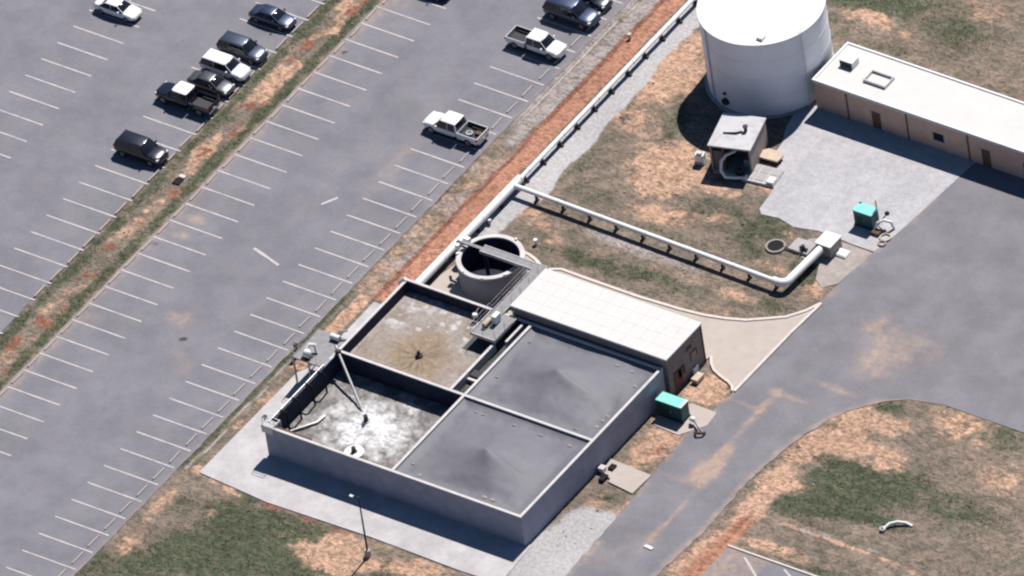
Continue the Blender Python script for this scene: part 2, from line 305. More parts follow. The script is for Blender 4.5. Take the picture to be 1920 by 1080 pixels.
# behind the right hand building
for a in [(1620, 5, 4, 1.4, 1), (1680, -20, 5, 3, 1), (1660, 90, 3, 1.2, .6), (1800, 60, 6, 4, .8), (1590, 50, 1, 2, .6), (1560, -40, 6, 4, .8)]: sp(G, *a)
for a in [(1610, 28, 2.5, 1.2, .95), (1650, 35, 2.0, 1.0, .9), (1700, 70, 3, 1, .6), (1850, 20, 4, 3, .6)]: sp(O, *a)
GE = [(-14, 9.6), (-8, 9.3), (0, 8.9), (8, 8.5), (16, 8.6), (30, 8.6)]
def pl(y, pts):
    for (y0, x0), (y1, x1) in zip(pts, pts[1:]):
        if y0 <= y <= y1: return x0 + (x1 - x0) * (y - y0) / (y1 - y0)
    return pts[0][1] if y < pts[0][0] else pts[-1][1]
def masks(x, y):
    v = [0.0] * 6
    for k, cx, cy, rx, ry, s in SP:
        dx = (x - cx) / rx; dy = (y - cy) / ry; d = dx * dx + dy * dy
        if d < 4.5: v[k] += s * math.exp(-d * 1.1)
    # verge between the lot and the pipe, laid out along y
    wob = .18 * fb(x, y, .25, 3)
    X = x + wob
    if 0 <= X < 10.2 and y < 45:
        if y > -34:
            top = ss(-14, -2, y)
            v[5] += 1.2 * ss(3.2, 3.5, X) * (1 - ss(5.1, 5.6, X)); v[O] += .3 * ss(3.25, 3.6, X) * (1 - ss(5.2, 5.7, X)) + .55 * ss(.1, .6, X) * (1 - ss(3.1, 3.4, X)) * (1 - top)
            v[GY] += .7 * ss(.2, .8, X) * (1 - ss(2.9, 3.2, X)) * (1 - top) * ss(-.3, .3, fb(X * 1.5, y * .3, .8, 51)); v[RD] += .5 * ss(1.2, 1.5, X) * (1 - ss(1.6, 2.0, X)) * (1 - top)
            v[RD] += 1.25 * ss(2.95, 3.15, X) * (1 - ss(3.35, 3.6, X))
            v[P] += 1.3 * ss(5.5, 5.9, X) * (1 - ss(6.6, 6.9, X)) * ss(-30, -12, y); v[GY] += .6 * ss(5.3, 5.7, X) * (1 - ss(6.3, 6.8, X)) * ss(-32, -10, y) + 1.1 * top * ss(1.2, 1.5, X) * (1 - ss(2.8, 3.0, X)) + .8 * top * ss(.1, .3, X) * (1 - ss(.9, 1.2, X))
            v[P] += 1.5 * ss(6.4, 6.8, X) * (1 - ss(-.4, .4, X - pl(y, GE) - .5 * fb(x, y, .3, 8))) * ss(-17, -13, y) + 1.0 * ss(6.4, 6.8, X) * (1 - ss(8.4, 9.2, X)) * (1 - ss(-17, -13, y)) * ss(-24, -20, y) + .9 * top * ss(.95, 1.02, X) * (1 - ss(1.15, 1.3, X))
            v[G] += .55 * ss(0, .3, X) * (1 - ss(1, 2.2, X)) * (1 - top)
            for k in (G,): v[k] *= (1 - .9 * ss(3, 3.4, X) * (1 - ss(9, 10, X)))
        elif y > -63:
            v[G] += .95 * ss(0, .25, X) * (1 - ss(.8, 1.1, X)) + .6 * ss(1.2, 1.4, X) * (1 - ss(1.6, 2.2, X)) * ss(-50, -58, y)
            v[P] += .75 * ss(.95, 1.1, X) * (1 - ss(1.25, 1.4, X)) * ss(-42, -46, y)
            v[O] += ss(1.4, 1.7, X) * (1 - ss(2.8, 3.2, X)) * (.35 + .8 * ss(-47, -42, y) + .5 * ss(.0, .4, fb(0, y, .25, 77)))
            v[RD] += .45 * ss(1.9, 2.2, X) * (1 - ss(2.5, 2.9, X))
    # median between the two lots
    if -27.4 < x < -21.0:
        u = (x + 24.1) / 2.5
        v[G] += .95 * math.exp(-((u - .62) / .28) ** 2) + .8 * math.exp(-((u + .75) / .3) ** 2) + .55 * max(0, fb(x, y, .45, 21) + .25)
        n1 = fb(x, y * .5, .35, 11)
        v[O] += 1.35 * math.exp(-((u + .05 - .3 * fb(0, y, .15, 2)) / .5) ** 2) * ss(-.25, .2, n1) * (.5 + .5 * ss(-30, -20, y))
        v[RD] += 1.3 * math.exp(-((u - .98) / .08) ** 2) * ss(-.2, .3, fb(x, y, .3, 31)) + 1.1 * ss(.15, .4, fb(x, y, .5, 41)) * math.exp(-(u / .6) ** 2)
    return v
def m1(x, y):
    v = masks(x, y); return (v[0], v[1], v[2])
def m2(x, y):
    v = masks(x, y); return (v[3], v[4], v[5])
M['ground'] = ground_mat('soil_and_grass', ((.225, .175, .145), (.15, .132, .105), .55), [
    ('m1', 0, (.056, .074, .047), (.100, .100, .066), .6, .45),
    ('m1', 1, (.51, .335, .245), (.35, .225, .16), .8, .75),
    ('m2', 2, (.40, .20, .135), (.33, .175, .125), .6, .2),
    ('m2', 0, (.19, .08, .055), (.27, .125, .09), 1.0, .3),
    ('m2', 1, (.27, .235, .225), (.33, .295, .29), .5, .25),
    ('m1', 2, (.47, .455, .465), (.38, .36, .36), 1.2, .3)], bump=.34, fine=.13, fscale=2.6, macro=(.12, .08), mottle=.40, soft=(.28, .98))
def zg(x, y):
    z = .05 * fb(x, y, .3) + .02 * fb(x, y, 1.1)
    if x > 9.5 and y > -14: z += .06 * fb(x, y, .8, 4)
    if 3.0 < x < 3.5 and -34 < y: z -= .06
    return min(z, .0)  - .02
xs = [-900, -400, -200, -100, -65, -50, -40, -32] + lin(-28, 10, .3) + lin(10, 84, .5)[1:] + [90, 110, 180, 400, 900]
ys = [-900, -400, -200, -130, -110, -98] + lin(-92, 36, .5) + [42, 55, 90, 200, 400, 900]
tag(grid(xs, ys, zg, 'ground', M['ground'], [('m1', m1), ('m2', m2)]), kind='structure')

# ------------------------------------------------------------------ asphalt
AS = []
def asp(px, py, rx, ry, s=1.0, k=0, rot=0): x, y = at(px, py); AS.append((x, y, rx, ry, s, k, rot))
asp(370, 412, .9, .6, 1.1); asp(340, 442, .9, .5, .9); asp(340, 600, 2.2, 1.6, .7); asp(345, 690, 1.5, 2.0, .45); asp(330, 660, 1.3, 1.0, .5)
asp(343, 637, .38, .3, 1.8, 1); asp(293, 456, .3, .25, 1.5, 1); asp(645, 97, .3, .25, 1.5, 1); asp(430, 742, .35, .25, .9, 1)
asp(1322, 885, 1.4, 2.0, 1.6); asp(1355, 855, .7, 2.2, 1.2); asp(1255, 975, .4, 5.5, .8); asp(1395, 800, .4, 3.5, .7); asp(1440, 755, .6, 3, .7); asp(1480, 745, 3, .5, .8); asp(1560, 728, 4, .6, .7); asp(1640, 690, 3.4, 2.6, .6); asp(1680, 645, 3, 3, .6); asp(1640, 610, 1.5, 2, .7); asp(1400, 760, 2.5, .4, .6)
asp(1250, 890, 2.5, .4, .5); asp(1210, 1010, 3, 2, .35); asp(1130, 1050, 2.5, 2.5, .4); asp(1760, 660, 3, 3, .35)
asp(720, 330, 1.5, 14, .35); asp(650, 300, 1.2, 10, .3); asp(820, 170, 1.3, 10, .25)
rs_ = random.Random(5)
for k in range(70): AS.append((rs_.choice((-3.5, -18.5, -30)) + rs_.uniform(-1.2, 1.2), rs_.uniform(-85, 22), rs_.uniform(.25, .6), rs_.uniform(.25, .7), rs_.uniform(.15, .38), 1, 0))
for k in range(26): AS.append((rs_.uniform(-20, 0), rs_.uniform(-85, 22), rs_.uniform(.5, 2), rs_.uniform(1, 5), rs_.uniform(.12, .3), 0, 0))
def am(x, y):
    a = b = 0
    for cx, cy, rx, ry, s, k, rot in AS:
        d = ((x - cx) / rx) ** 2 + ((y - cy) / ry) ** 2
        if d < 5:
            if k == 0: a += s * math.exp(-d)
            else: b += s * math.exp(-d)
    if -21.9 < x < .6:   # dust along both edges of the lot
        a += .45 * ss(-.9, .4, x) + .42 * (1 - ss(-21.6, -19.8, x)) + .2 * (1 - ss(-21, -16, x))
    if 41 < x < 60 and y < 10:
        xl = roadL(y); xr = roadR(y)
        a += .7 * (1 - ss(.1, 1.1, x - xl)) * ss(-.3, .3, fb(x, y, .3, 5)) + .75 * (1 - ss(.1, 1.2, xr - x))
    return (a, b, 0)
def pl(y, pts):
    for (y0, x0), (y1, x1) in zip(pts, pts[1:]):
        if y0 <= y <= y1: return x0 + (x1 - x0) * (y - y0) / (y1 - y0)
    return pts[0][1] if y < pts[0][0] else pts[-1][1]
def roadL(y): return pl(y, [(-120, 43.2), (-59, 42.9), (-48, 42.5), (-43.5, 42.2), (-36, 41.8), (-30, 42.4), (-15, 42.5), (-8.6, 42.9), (-2, 43.7), (10, 44.6), (40, 46)])
def roadR(y): return pl(y, [(-120, 50.2), (-56, 50.7), (-48, 51.3), (-40, 51.0), (-35, 51.5), (-32.4, 52.0), (-29, 53.0), (-26.8, 54.2), (-24.5, 56.2), (-23, 58.5), (-22.3, 62), (-22, 70), (-21.8, 95)])
M['asphalt'] = ground_mat('asphalt', ((.182, .180, .205), (.208, .202, .224), .35), [
    ('am', 0, (.40, .30, .245), (.31, .255, .235), .8, .4), ('am', 1, (.05, .04, .04), (.08, .07, .07), 2, .2)], bump=.10, rough=.85, fine=.06, fscale=2.5, macro=(.16, .06), soft=(.12, 1.15))
M['asphalt_road'] = ground_mat('asphalt_road', ((.185, .180, .202), (.212, .203, .222), .35), [
    ('am', 0, (.42, .30, .235), (.32, .26, .235), .7, .45), ('am', 1, (.04, .03, .03), (.06, .05, .05), 2, .2)], bump=.10, rough=.85, fine=.06, fscale=2.5, macro=(.2, .07), soft=(.15, 1.2))
flat = lambda z: (lambda x, y: z)
def edge(x, y): return (x + (.12 * fb(x, y, .8, 9) if (x < -21.7 and x > -30) or x > .2 else 0), y)
tag(grid([-21.75] + lin(-21.4, .2, .45) + [.4], lin(-130, 60, .5), flat(.02), 'parking_lot', M['asphalt'], [('am', am)], edge), kind='structure')
tag(grid([-140, -100] + lin(-60, -27, 1.0) + [-26.8], lin(-130, 60, .5), flat(.02), 'parking_lot', M['asphalt'], [('am', am)], edge), kind='structure')
yr = [-130, -115, -100] + lin(-90, -22.3, .4)
def rx_(u, y): a, b = roadL(y), roadR(y); e = .18 * fb(0, y, .9, 6); return (a + e * (1 - u) + (b - a) * u + e * u, y)
tag(grid(lin(0, 1, .05), yr, flat(.02), 'road', M['asphalt_road'], [('am', am)], rx_), kind='structure')
yr2 = lin(-22.3, 30, .5)
tag(grid(lin(0, 1, .02), yr2, flat(.02), 'road', M['asphalt_road'], [('am', am)], lambda u, y: (roadL(y) + (110 - roadL(y)) * u, y)), kind='structure')
tag(grid([54.6] + lin(55, 90, 1), lin(-130, -48.7, 1), flat(.02), 'parking_lot', M['asphalt_road'], [('am', am)]), kind='structure')

# painted lines
def lines(segs, z, name='parking_lines', wd=.18):
    mb = MB()
    for (x0, y0, x1, y1) in segs:
        d = Vector((x1 - x0, y1 - y0)).normalized(); n = Vector((-d.y, d.x)) * wd / 2
        k = max(1, int((Vector((x1 - x0, y1 - y0))).length / .8))
        top = []; bot = []
        for i in range(k + 1):
            x = x0 + (x1 - x0) * i / k; y = y0 + (y1 - y0) * i / k; j = random.uniform(.8, 1.15)
            top.append((x + n.x * j, y + n.y * j, z)); bot.append((x - n.x * j, y - n.y * j, z))
        mb.add(top + bot, [(i, i + 1, k + 2 + i, k + 1 + i) for i in range(k)])
    return tag(mb.build(name, M['paint'], recalc=False), kind='structure')
YR = [-2.74 * k for k in range(-16, 44)]
lines([(-6.32, y, .02, y) for y in YR], .04)
YL = [2.63 - 2.74 * k for k in range(-16, 44)]
lines([(-21.55, y, -15.28, y) for y in YL], .04)
YK = [-4.84 - 2.74 * k for k in range(-17, 38)]
lines([(-32.85, y, -26.5, y) for y in YK], .04)
lines([(-47.0, y, -41.0, y) for y in YK], .04)
lines([at(1396, 1045) + at(1418, 1082), at(1470, 1068) + at(1498, 1100)], .04, wd=.25)
# lane marks left on the aisle
lines([at(476, 466) + at(500, 482), at(500, 482) + at(522, 498)], .045, 'lane_mark', .3)
lines([at(602, 384) + at(634, 371)], .045, 'lane_mark', .3)

# wheel stops
sb = [(-.085, 0), (-.085, .07), (-.05, .13), (.05, .13), (.085, .07), (.085, 0)]
stop_me = None
def stop(x, y, label, group):
    global stop_me
    if stop_me is None:
        mb = MB(); mb.loft([[(a, -.9, b) for a, b in sb], [(a * 1.05, -.85, b * 1.02) for a, b in sb], [(a * 1.05, .85, b * 1.02) for a, b in sb], [(a, .9, b) for a, b in sb]])
        o = mb.build('wheel_stop', M['stop']); stop_me = o
    else:
        o = stop_me.copy(); COL.objects.link(o)
    o.location = (x + random.uniform(-.07, .07), y + random.uniform(-.08, .08), .021); o.rotation_euler = (0, 0, R_(random.uniform(-2.5, 2.5)))
    tag(o, label, 'wheel stop', group)
for k in range(-5, 31): stop(-.85, -2.74 * k + 1.37, 'low concrete wheel stop at the head of a stall by the red dirt verge', 'wheel stops by the dirt verge')
for k in range(-3, 26): stop(-21.35, 2.63 - 2.74 * k + 1.45, 'low concrete wheel stop heading a stall in the empty row right of the grassy median', 'wheel stops right of the median')
for k in range(-4, 16): stop(-26.82, -4.84 - 2.74 * k - 1.45, 'low concrete wheel stop against the left edge of the grassy median', 'wheel stops left of the median')

# ------------------------------------------------------------------ slabs
def slab(name, pts, z, m, kind='structure', z0=-.2, label=None, cat=None):
    o = MB().prism(pts, z0, z).build(name, m, bevel=.02)
    tag(o, label, cat, kind=kind if not label else None); return o
M['apron'] = ground_mat('apron', ((.50, .48, .485), (.44, .42, .43), .5), [], bump=.1, fine=.07, fscale=1.6, macro=(.25, .06))
slab('concrete_apron', [(3.5, -34.2), (7.35, -34.2), (7.35, -57), (37.6, -57), (37.9, -63.0), (33, -63.1), (23, -62.9), (11, -63.2), (2.55, -62.5), (2.7, -46.2), (3.6, -44.5), (3.5, -39)], .07, M['apron'])
M['gravel'] = ground_mat('gravel', ((.47, .46, .48), (.41, .40, .42), 1.2), [], bump=.35, fine=.12, fscale=4, macro=(.3, .05))
gp = [(24.2, 9.2), (25.0, 5.2), (25.9, 3.2), (26.2, 1.4), (27.6, .6), (27.8, -1.4), (29.1, -3.0), (29.5, -6.1), (30.1, -6.7), (32.0, -6.4), (34.0, -6.9), (36.5, -6.3), (38.0, -6.3), (40.5, -6.5), (43.1, -6.5), (43.5, -4.4), (43.75, -2), (44.6, 9.2)]
slab('gravel_yard', gp, .035, M['gravel'])
M['sandy'] = ground_mat('sandy_path', ((.40, .345, .32), (.33, .29, .275), .9), [], bump=.3, fine=.12, fscale=2.4, macro=(.3, .06))
slab('path', [(38.0, -6.6), (43.1, -6.7), (42.9, -9), (42.6, -12), (41.5, -13.2), (40.3, -12.4), (39.4, -10.5), (38.2, -10.6), (36.8, -10.2), (35.6, -9.2), (36.4, -7.6)], .03, M['sandy'])
drv = [(7.1, -33.2), (7.1, -28)]
for k in range(0, 13):
    a = R_(172 - k * 10.5); drv.append((12.25 + 4.75 * math.cos(a), -26.45 + 4.75 * math.sin(a)))
drv += [(17.3, -22.2), (20, -22.25), (26.3, -22.25), (31, -22.0), (33.6, -21.7), (35.7, -21.2), (37.7, -20.5), (39.4, -19.4), (40.9, -18.4), (42.1, -16.8), (42.85, -15.2), (42.6, -20), (42.45, -30.0),
        (41.9, -29.2), (41.2, -28.8), (40.2, -28.5), (39, -28.0), (38.2, -27.3), (37.6, -26.4), (37.4, -27.0), (19.3, -27.0), (19.3, -33.2)]
slab('driveway', drv, .10, M['conc_beige'])
def curbline(pts, wd, z0, z1, name='kerb'):
    mb = MB()
    P3 = [Vector((p[0], p[1])) for p in pts]; rings = []
    for i, p in enumerate(P3):
        a = P3[max(0, i - 1)]; b = P3[min(len(P3) - 1, i + 1)]; d = (b - a).normalized(); n = Vector((-d.y, d.x)) * wd / 2
        rings.append([(p.x + n.x, p.y + n.y, z0), (p.x + n.x, p.y + n.y, z1), (p.x - n.x, p.y - n.y, z1), (p.x - n.x, p.y - n.y, z0)])
    mb.loft(rings); return tag(mb.build(name, M['curb'], bevel=.015), kind='structure')
curbline([(54.5, -48.62), (66, -48.6), (90, -48.6)], .22, -.1, .13)
ring = [(12.25 + 4.75 * math.cos(R_(172 - k * 10.5)), -26.45 + 4.75 * math.sin(R_(172 - k * 10.5))) for k in range(13)]
curbline(ring + drv[15:26], .34, .0, .2)
curbline([drv[25], drv[26], (42.5, -29.7)], .3, .0, .18)
curbline([(42.3, -29.75)] + drv[28:34], .26, .0, .17)

# ------------------------------------------------------------------ treatment basin
X0, X1, Y0, Y1, XM, YM, H = 7.2, 37.1, -57.4, -33.25, 22.05, -45.0, 3.72
B = empty('treatment_basin', (22, -45.3, 0), 0, 'large rectangular concrete wastewater basin divided into four square cells', 'basin')
def bchild(mb, name, m, bev=0, smooth=False, parent=B):
    o = mb.build(name, m, bevel=bev, smooth=smooth); o.parent = parent; o.matrix_parent_inverse = Matrix.Translation(parent.location).inverted() if parent is B else o.matrix_parent_inverse
    return o
t = .26
zc = H - .12
mb = MB(); mb.box(X0, X1, Y0, Y0 + t, -.2, zc); mb.box(X0, X1, Y1 - t, Y1, -.2, zc); mb.box(X0, X0 + t, Y0 + t, Y1 - t, -.2, zc); mb.box(X1 - t, X1, Y0 + t, Y1 - t, -.2, zc)
bchild(mb, 'wall', M['wall'])
mb = MB(); a = t; mb.box(XM - a / 2, XM + a / 2, Y0 + a, Y1 - a, 0, zc); mb.box(X0 + a, XM - a / 2, YM - a / 2, YM + a / 2, 0, zc); mb.box(XM + a / 2, X1 - a, YM - a / 2, YM + a / 2, 0, zc)
bchild(mb, 'divider_wall', M['wall'])
# shade painted in as a navy lining of the two open cells
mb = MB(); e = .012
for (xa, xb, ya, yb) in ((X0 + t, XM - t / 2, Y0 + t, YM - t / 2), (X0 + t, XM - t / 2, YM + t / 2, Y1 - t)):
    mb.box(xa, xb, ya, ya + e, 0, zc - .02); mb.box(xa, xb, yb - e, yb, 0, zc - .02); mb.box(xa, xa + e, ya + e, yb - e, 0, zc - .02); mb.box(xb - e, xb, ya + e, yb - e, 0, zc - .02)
bchild(mb, 'shade_lining', M['inner'])
mb = MB(); o_ = .02
mb.box(X0 - o_, X1 + o_, Y0 - o_, Y0 + t + o_, zc, H); mb.box(X1 - t - o_, X1 + o_, Y0 + t + o_, Y1 + .1, zc, H)
mb.box(X0 - o_, X0 + t + o_, -46.5, Y1 - t - o_, zc, H); mb.box(X0 - o_, 17.2, Y1 - t - o_, Y1 + o_, zc, H)
mb.box(17.2, X1 - t - o_, Y1 - t - o_, Y1, zc, H)
mb.box(XM - t / 2 - o_, XM + t / 2 + o_, Y0 + t + o_, Y1 - t - o_, zc, H)
mb.box(X0 + t + o_, XM - t / 2 - o_, YM - t / 2 - o_, YM + t / 2 + o_, zc, H); mb.box(XM + t / 2 + o_, X1 - t - o_, YM - t / 2 - o_, YM + t / 2 + o_, zc, H)
bchild(mb, 'coping', M['coping'], .015)
mb = MB(); mb.box(X0 - o_, X0 + t + o_, Y0 + t + o_, -46.5, zc, H - .03); bchild(mb, 'worn_coping', M['wall'])
# channel walls inside the settling cell
mb = MB(); mb.box(20.0, 20.3, -44.6, -37.2, 0, 3.45); mb.box(20.3, XM - t / 2 - .01, -42.2, -41.9, 0, 2.9); mb.box(21.0, 21.25, -36.6, -33.7, 0, 3.55)
mb.each('channel_wall', M['coping'], B, Matrix.Translation(B.location).inverted())
mb = MB(); mb.box(19.55, 20.0, -44.5, -38.2, 2.2, 2.75); bchild(mb, 'weir_trough', M['conc_beige'], .01)
mb = MB(); mb.box(20.35, 21.7, -41.8, -40.9, 2.3, 3.1); mb.box(20.4, 21.0, -44.7, -44.2, 2.3, 3.2); mb.each('sluice_gate', M['dark'], B, Matrix.Translation(B.location).inverted(), bevel=.02)
# curved baffle by the platform
# grey box and handrails at the left corner
mb = MB(); mb.box(X0 - .35, X0 + 1.0, Y0 - .05, Y0 + 1.4, 2.9, H + .05); bchild(mb, 'corner_box', M['galv'], .03)
mb = MB()
def rail(mb, pts, h=1.05, r=.03, z=H, posts=True):
    for (p, q) in zip(pts, pts[1:]):
        p = Vector(p); q = Vector(q)
        for hh in (h, h * .52): mb.cyl((p.x, p.y, z + hh), (q.x, q.y, z + hh), r, 6)
        n = max(1, round((q - p).length / 1.6))
        for i in range(n + 1):
            c = p.lerp(q, i / n); mb.cyl((c.x, c.y, z), (c.x, c.y, z + h), r, 6)
rail(mb, [(X0 - .2, Y0 + .1), (X0 + 1.2, Y0 + .1)])
bchild(mb, 'handrail', M['galv'])
# drop pipes hanging along the left wall of the foaming cell
for y in (-56.3, -54.9, -52.9, -50.6, -48.6):
    mb = MB(); mb.tube([(X0 + .1, y, H + .12), (X0 + .75, y, H + .1), (X0 + .95, y, H - .2), (X0 + .95, y, 1.0)], .10, 8); bchild(mb, 'drop_pipe', M['hole'], smooth=True)
mb = MB(); mb.tube([(X0 + .15, Y0 + .6, H + .12), (X0 + .15, -47.5, H + .12)], .09, 8); bchild(mb, 'air_header', M['galv'], smooth=True)

# covers
M['cover'] = mat('membrane', (.152, .151, .176), rough=.6, spec=.3, var=.05, scale=.3, dirt=(.18, .175, .19), dth=(.45, .8), dscale=.3, bump=.05, bscale=2)
def cover(xa, xb, ya, yb, cx, cy, seed, hp):
    xs_ = lin(xa, xb, .18); ys_ = lin(ya, yb, .18)
    def z(x, y):
        e = min(x - xa, xb - x, y - ya, yb - y); dx, dy = x - cx, y - cy; r = math.hypot(dx, dy)
        ang = math.atan2(dy, dx)
        fold = 1 + .16 * math.cos(ang * 1 + .35) + .10 * math.cos(3 * ang + seed) + .05 * math.cos(5 * ang + seed * 2)
        z = 3.40 + hp * max(0, 1 - r / (6.3 * fold)) ** 1.75 + .07 * math.exp(-(r / .45) ** 2)
        q_ = dy + .14 * dx; z += .17 * math.exp(-(q_ / (.30 if q_ > 0 else .95)) ** 2) * ss(.1, .9, dx) * (1 - ss(3.5, 5.5, dx))
        z += (.10 * fb(x, y, .2, seed) + .035 * abs(fb(x, y, .8, seed + 5))) * ss(0, 1.2, e)
        z -= .16 * ss(.2, 1.0, e) * (1 - ss(1.0, 2.6, e)) * (.6 + .8 * fb(x, y, .3, seed + 9))
        z += .12 * (1 - ss(0, .35, e))
        return z
    o = grid(xs_, ys_, z, 'cover', M['cover'], [])
    o.parent = B; o.matrix_parent_inverse = Matrix.Translation(B.location).inverted()
    o['label'] = 'dark grey membrane cover over the ' + ('upper' if seed > 3 else 'lower') + ' right cell'
    mb = MB(); random.seed(seed)
    for k in range(9):
        s_ = random.choice('lrtb'); u = random.uniform(.08, .92)
        x = xa + .9 if s_ == 'l' else xb - .9 if s_ == 'r' else xa + u * (xb - xa); y = ya + .8 if s_ == 'b' else yb - 1.2 if s_ == 't' else ya + u * (yb - ya)
        mb.blob((x, y, z(x, y) + .02), random.uniform(.12, .35), random.uniform(.10, .22), .09)
    q = mb.build('sand_bag', M['shedwall'], smooth=True); q.parent = o; q['kind'] = 'stuff'
cover(XM + t / 2, X1 - t, YM + t / 2, Y1 - t, 28.9, -39.0, 4, 1.4)
cover(XM + t / 2, X1 - t, Y0 + t, YM - t / 2, 29.4, -51.8, 2, 1.6)

# water surfaces (colour = scum and foam floating on them, plus painted platform shade)
def water_mat(name, rough):
    m = bpy.data.materials.new(name); m.use_nodes = True; N = m.node_tree.nodes; L = m.node_tree.links; b = N['Principled BSDF']
    a = N.new('ShaderNodeAttribute'); a.attribute_name = 'cm'
    g = N.new('ShaderNodeNewGeometry'); n = N.new('ShaderNodeTexNoise'); n.inputs['Scale'].default_value = 3; n.inputs['Detail'].default_value = 6; L.new(g.outputs['Position'], n.inputs['Vector'])
    mr = N.new('ShaderNodeMapRange'); mr.inputs[1].default_value = .3; mr.inputs[2].default_value = .7; mr.inputs[3].default_value = .8; mr.inputs[4].default_value = 1.2; L.new(n.outputs['Fac'], mr.inputs[0])
    mx = N.new('ShaderNodeVectorMath'); mx.operation = 'SCALE'; L.new(a.outputs['Color'], mx.inputs[0]); L.new(mr.outputs[0], mx.inputs['Scale'])
    L.new(mx.outputs[0], b.inputs['Base Color']); b.inputs['Roughness'].default_value = rough; b.inputs['Specular IOR Level'].default_value = .3
    bu = N.new('ShaderNodeBump'); bu.inputs['Strength'].default_value = .3; bu.inputs['Distance'].default_value = .05; L.new(n.outputs['Fac'], bu.inputs['Height']); L.new(bu.outputs[0], b.inputs['Normal'])
    return m
def mixc(a, b, f): return tuple(a[i] + (b[i] - a[i]) * f for i in range(3))
MX, MY = 13.9, -41.1
def scum_and_shade(x, y):
    dx, dy = x - MX, y - MY; r = math.hypot(dx, dy); an = math.atan2(dy, dx)
    st = noise.fractal(Vector((math.cos(an) * 4.2, math.sin(an) * 4.2, r * .22)), 1, 2, 4)
    c = mixc((.24, .195, .165), (.29, .25, .225), ss(-.3, .3, fb(x, y, .3, 1)))
    c = mixc(c, (.40, .38, .38), ss(.05, .5, fb(x, y * 1.6, .5, 6)) * ss(3, 6, r) * ss(-42, -38, y))
    c = mixc(c, (.27, .19, .12), ss(4.6, 2.0, r * (1 + .35 * st)) * .85 if r > 0 else 0)
    c = mixc(c, (.13, .095, .06), (ss(4.0, 1.6, r * (1 + .9 * st)) * ss(-.25, .35, st) + ss(.9, .3, r) * .6) * .75)
    c = mixc(c, (.52, .49, .48), .8 * ss(.35, .55, fb(x, y, 1.2, 15)) * ss(-39.6, -37.5, y))
    e = min(x - X0 - t, 20 - x); c = mixc(c, (.40, .34, .30), ss(.5, .1, e) * .6)
    if x > 20.3: c = (.05, .05, .045)
    if x > 17.0 and y > -38.3: c = mixc(c, (.035, .04, .045), .92)  # shade under the platform painted into the water colour
    return c
FX, FY = 14.6, -50.9
def ss_(a, b, x): return ss(a, b, x)
def foam(x, y):
    dx, dy = (x - FX) / 1.15, y - FY; r = math.hypot(dx, dy); an = math.atan2(dy, dx)
    n = fb(x, y, .55, 2); n2 = noise.fractal(Vector((math.cos(an) * 3.2, math.sin(an) * 3.2, r * .7)), 1, 2, 5); n3 = fb(x, y, 1.8, 7)
    f = 1.15 - r / 4.8 + .30 * n + .42 * n2 + .16 * n3
    c = mixc((.15, .14, .135), (.27, .255, .25), ss(-.35, .4, n + .6 * n3))
    c = mixc(c, (.40, .39, .39), ss(.1, .6, f)); c = mixc(c, (.72, .72, .73), ss(.45, 1.05, f))
    c = mixc(c, (.24, .24, .25), .55 * math.exp(-((r - 1.1) / .35) ** 2) * ss(-.1, .3, n3))
    return c
W1 = water_mat('scum_water', .55); W2 = water_mat('foam_water', .5)
def wat(xa, xb, ya, yb, z, m, fn, lab, st=.1, amp=.02):
    mask = lambda x, y: z + amp * fb(x, y, 1.5, 3)
    o = grid(lin(xa, xb, st), lin(ya, yb, st), mask, 'water', m, [('cm', fn)])
    return tag(o, kind='structure')
wat(X0 + t, XM - t / 2, YM + t / 2, Y1 - t, 2.45, W1, scum_and_shade, '')
def foamz(x, y):
    r = math.hypot((x - FX) / 1.15, y - FY)
    return 1.45 + .35 * math.exp(-(r / .8) ** 2) + .16 * fb(x, y, 1.1, 3) * ss(6.5, 2, r) + .03 * fb(x, y, 2.5, 3)
tag(grid(lin(X0 + t, XM - t / 2, .1), lin(Y0 + t, YM - t / 2, .1), foamz, 'water', W2, [('cm', foam)]), kind='structure')

# mixer in the brown cell, aerators and float in the foaming cell
q = empty('surface_mixer', (MX, MY, 2.4), 0, 'small dark mixer at the centre of the brown scummy cell', 'mixer')
MB().cyl((0, 0, -.2), (0, 0, .25), .42, 14, .36).build('float_ring', M['dark'], q, smooth=True); MB().cyl((0, 0, .25), (0, 0, .75), .17, 10, .14).build('motor', M['brown'], q, smooth=True)
q = empty('surface_aerator', (14.2, -50.65, 1.75), 0, 'dark aerator motor in the middle of the churning white foam', 'aerator')
MB().cyl((0, 0, -.5), (0, 0, .1), .50, 16, .42).build('cone', M['galv'], q, smooth=True); MB().cyl((0, 0, .1), (0, 0, .75), .24, 12, .2).build('motor', M['dark'], q, smooth=True)
q = empty('floating_mixer', (15.7, -54.9, 1.5), 0, 'white round float with a dark motor by the near wall of the foaming cell', 'mixer')
mb = MB(); mb.ring(0, 0, .3, 1.0, -.15, .32, 28); mb.build('float_ring', M['white'], q, bevel=.08, segs=2, smooth=True); MB().cyl((0, 0, -.2), (0, 0, .85), .27, 12, .22).build('motor', M['dark'], q, smooth=True)
MB().tube([(0, -.9, .3), (.1, -1.9, 1.2), (.1, -2.15, 2.25)], .03, 6).build('cable', M['dark'], q)
q = empty('air_pipe', (7.6, -45.4, 3.8), 0, 'long thin grey pipe slanting from the platform down into the foam', 'pipe')
mb = MB(); mb.tube([(-.6, .5, .3), (0, 0, .1), (5.3, -4.0, -2.4)], .13, 8); mb.build('shaft', M['galv'], q, smooth=True); MB().box(-.25, .25, -.2, .2, -.1, .35).build('bracket', M['dark'], q, bevel=.02)
MB().tube([(7.9, -54.6, 1.95), (9.2, -56.2, 1.75), (11.5, -56.75, 1.7)], .1, 7)
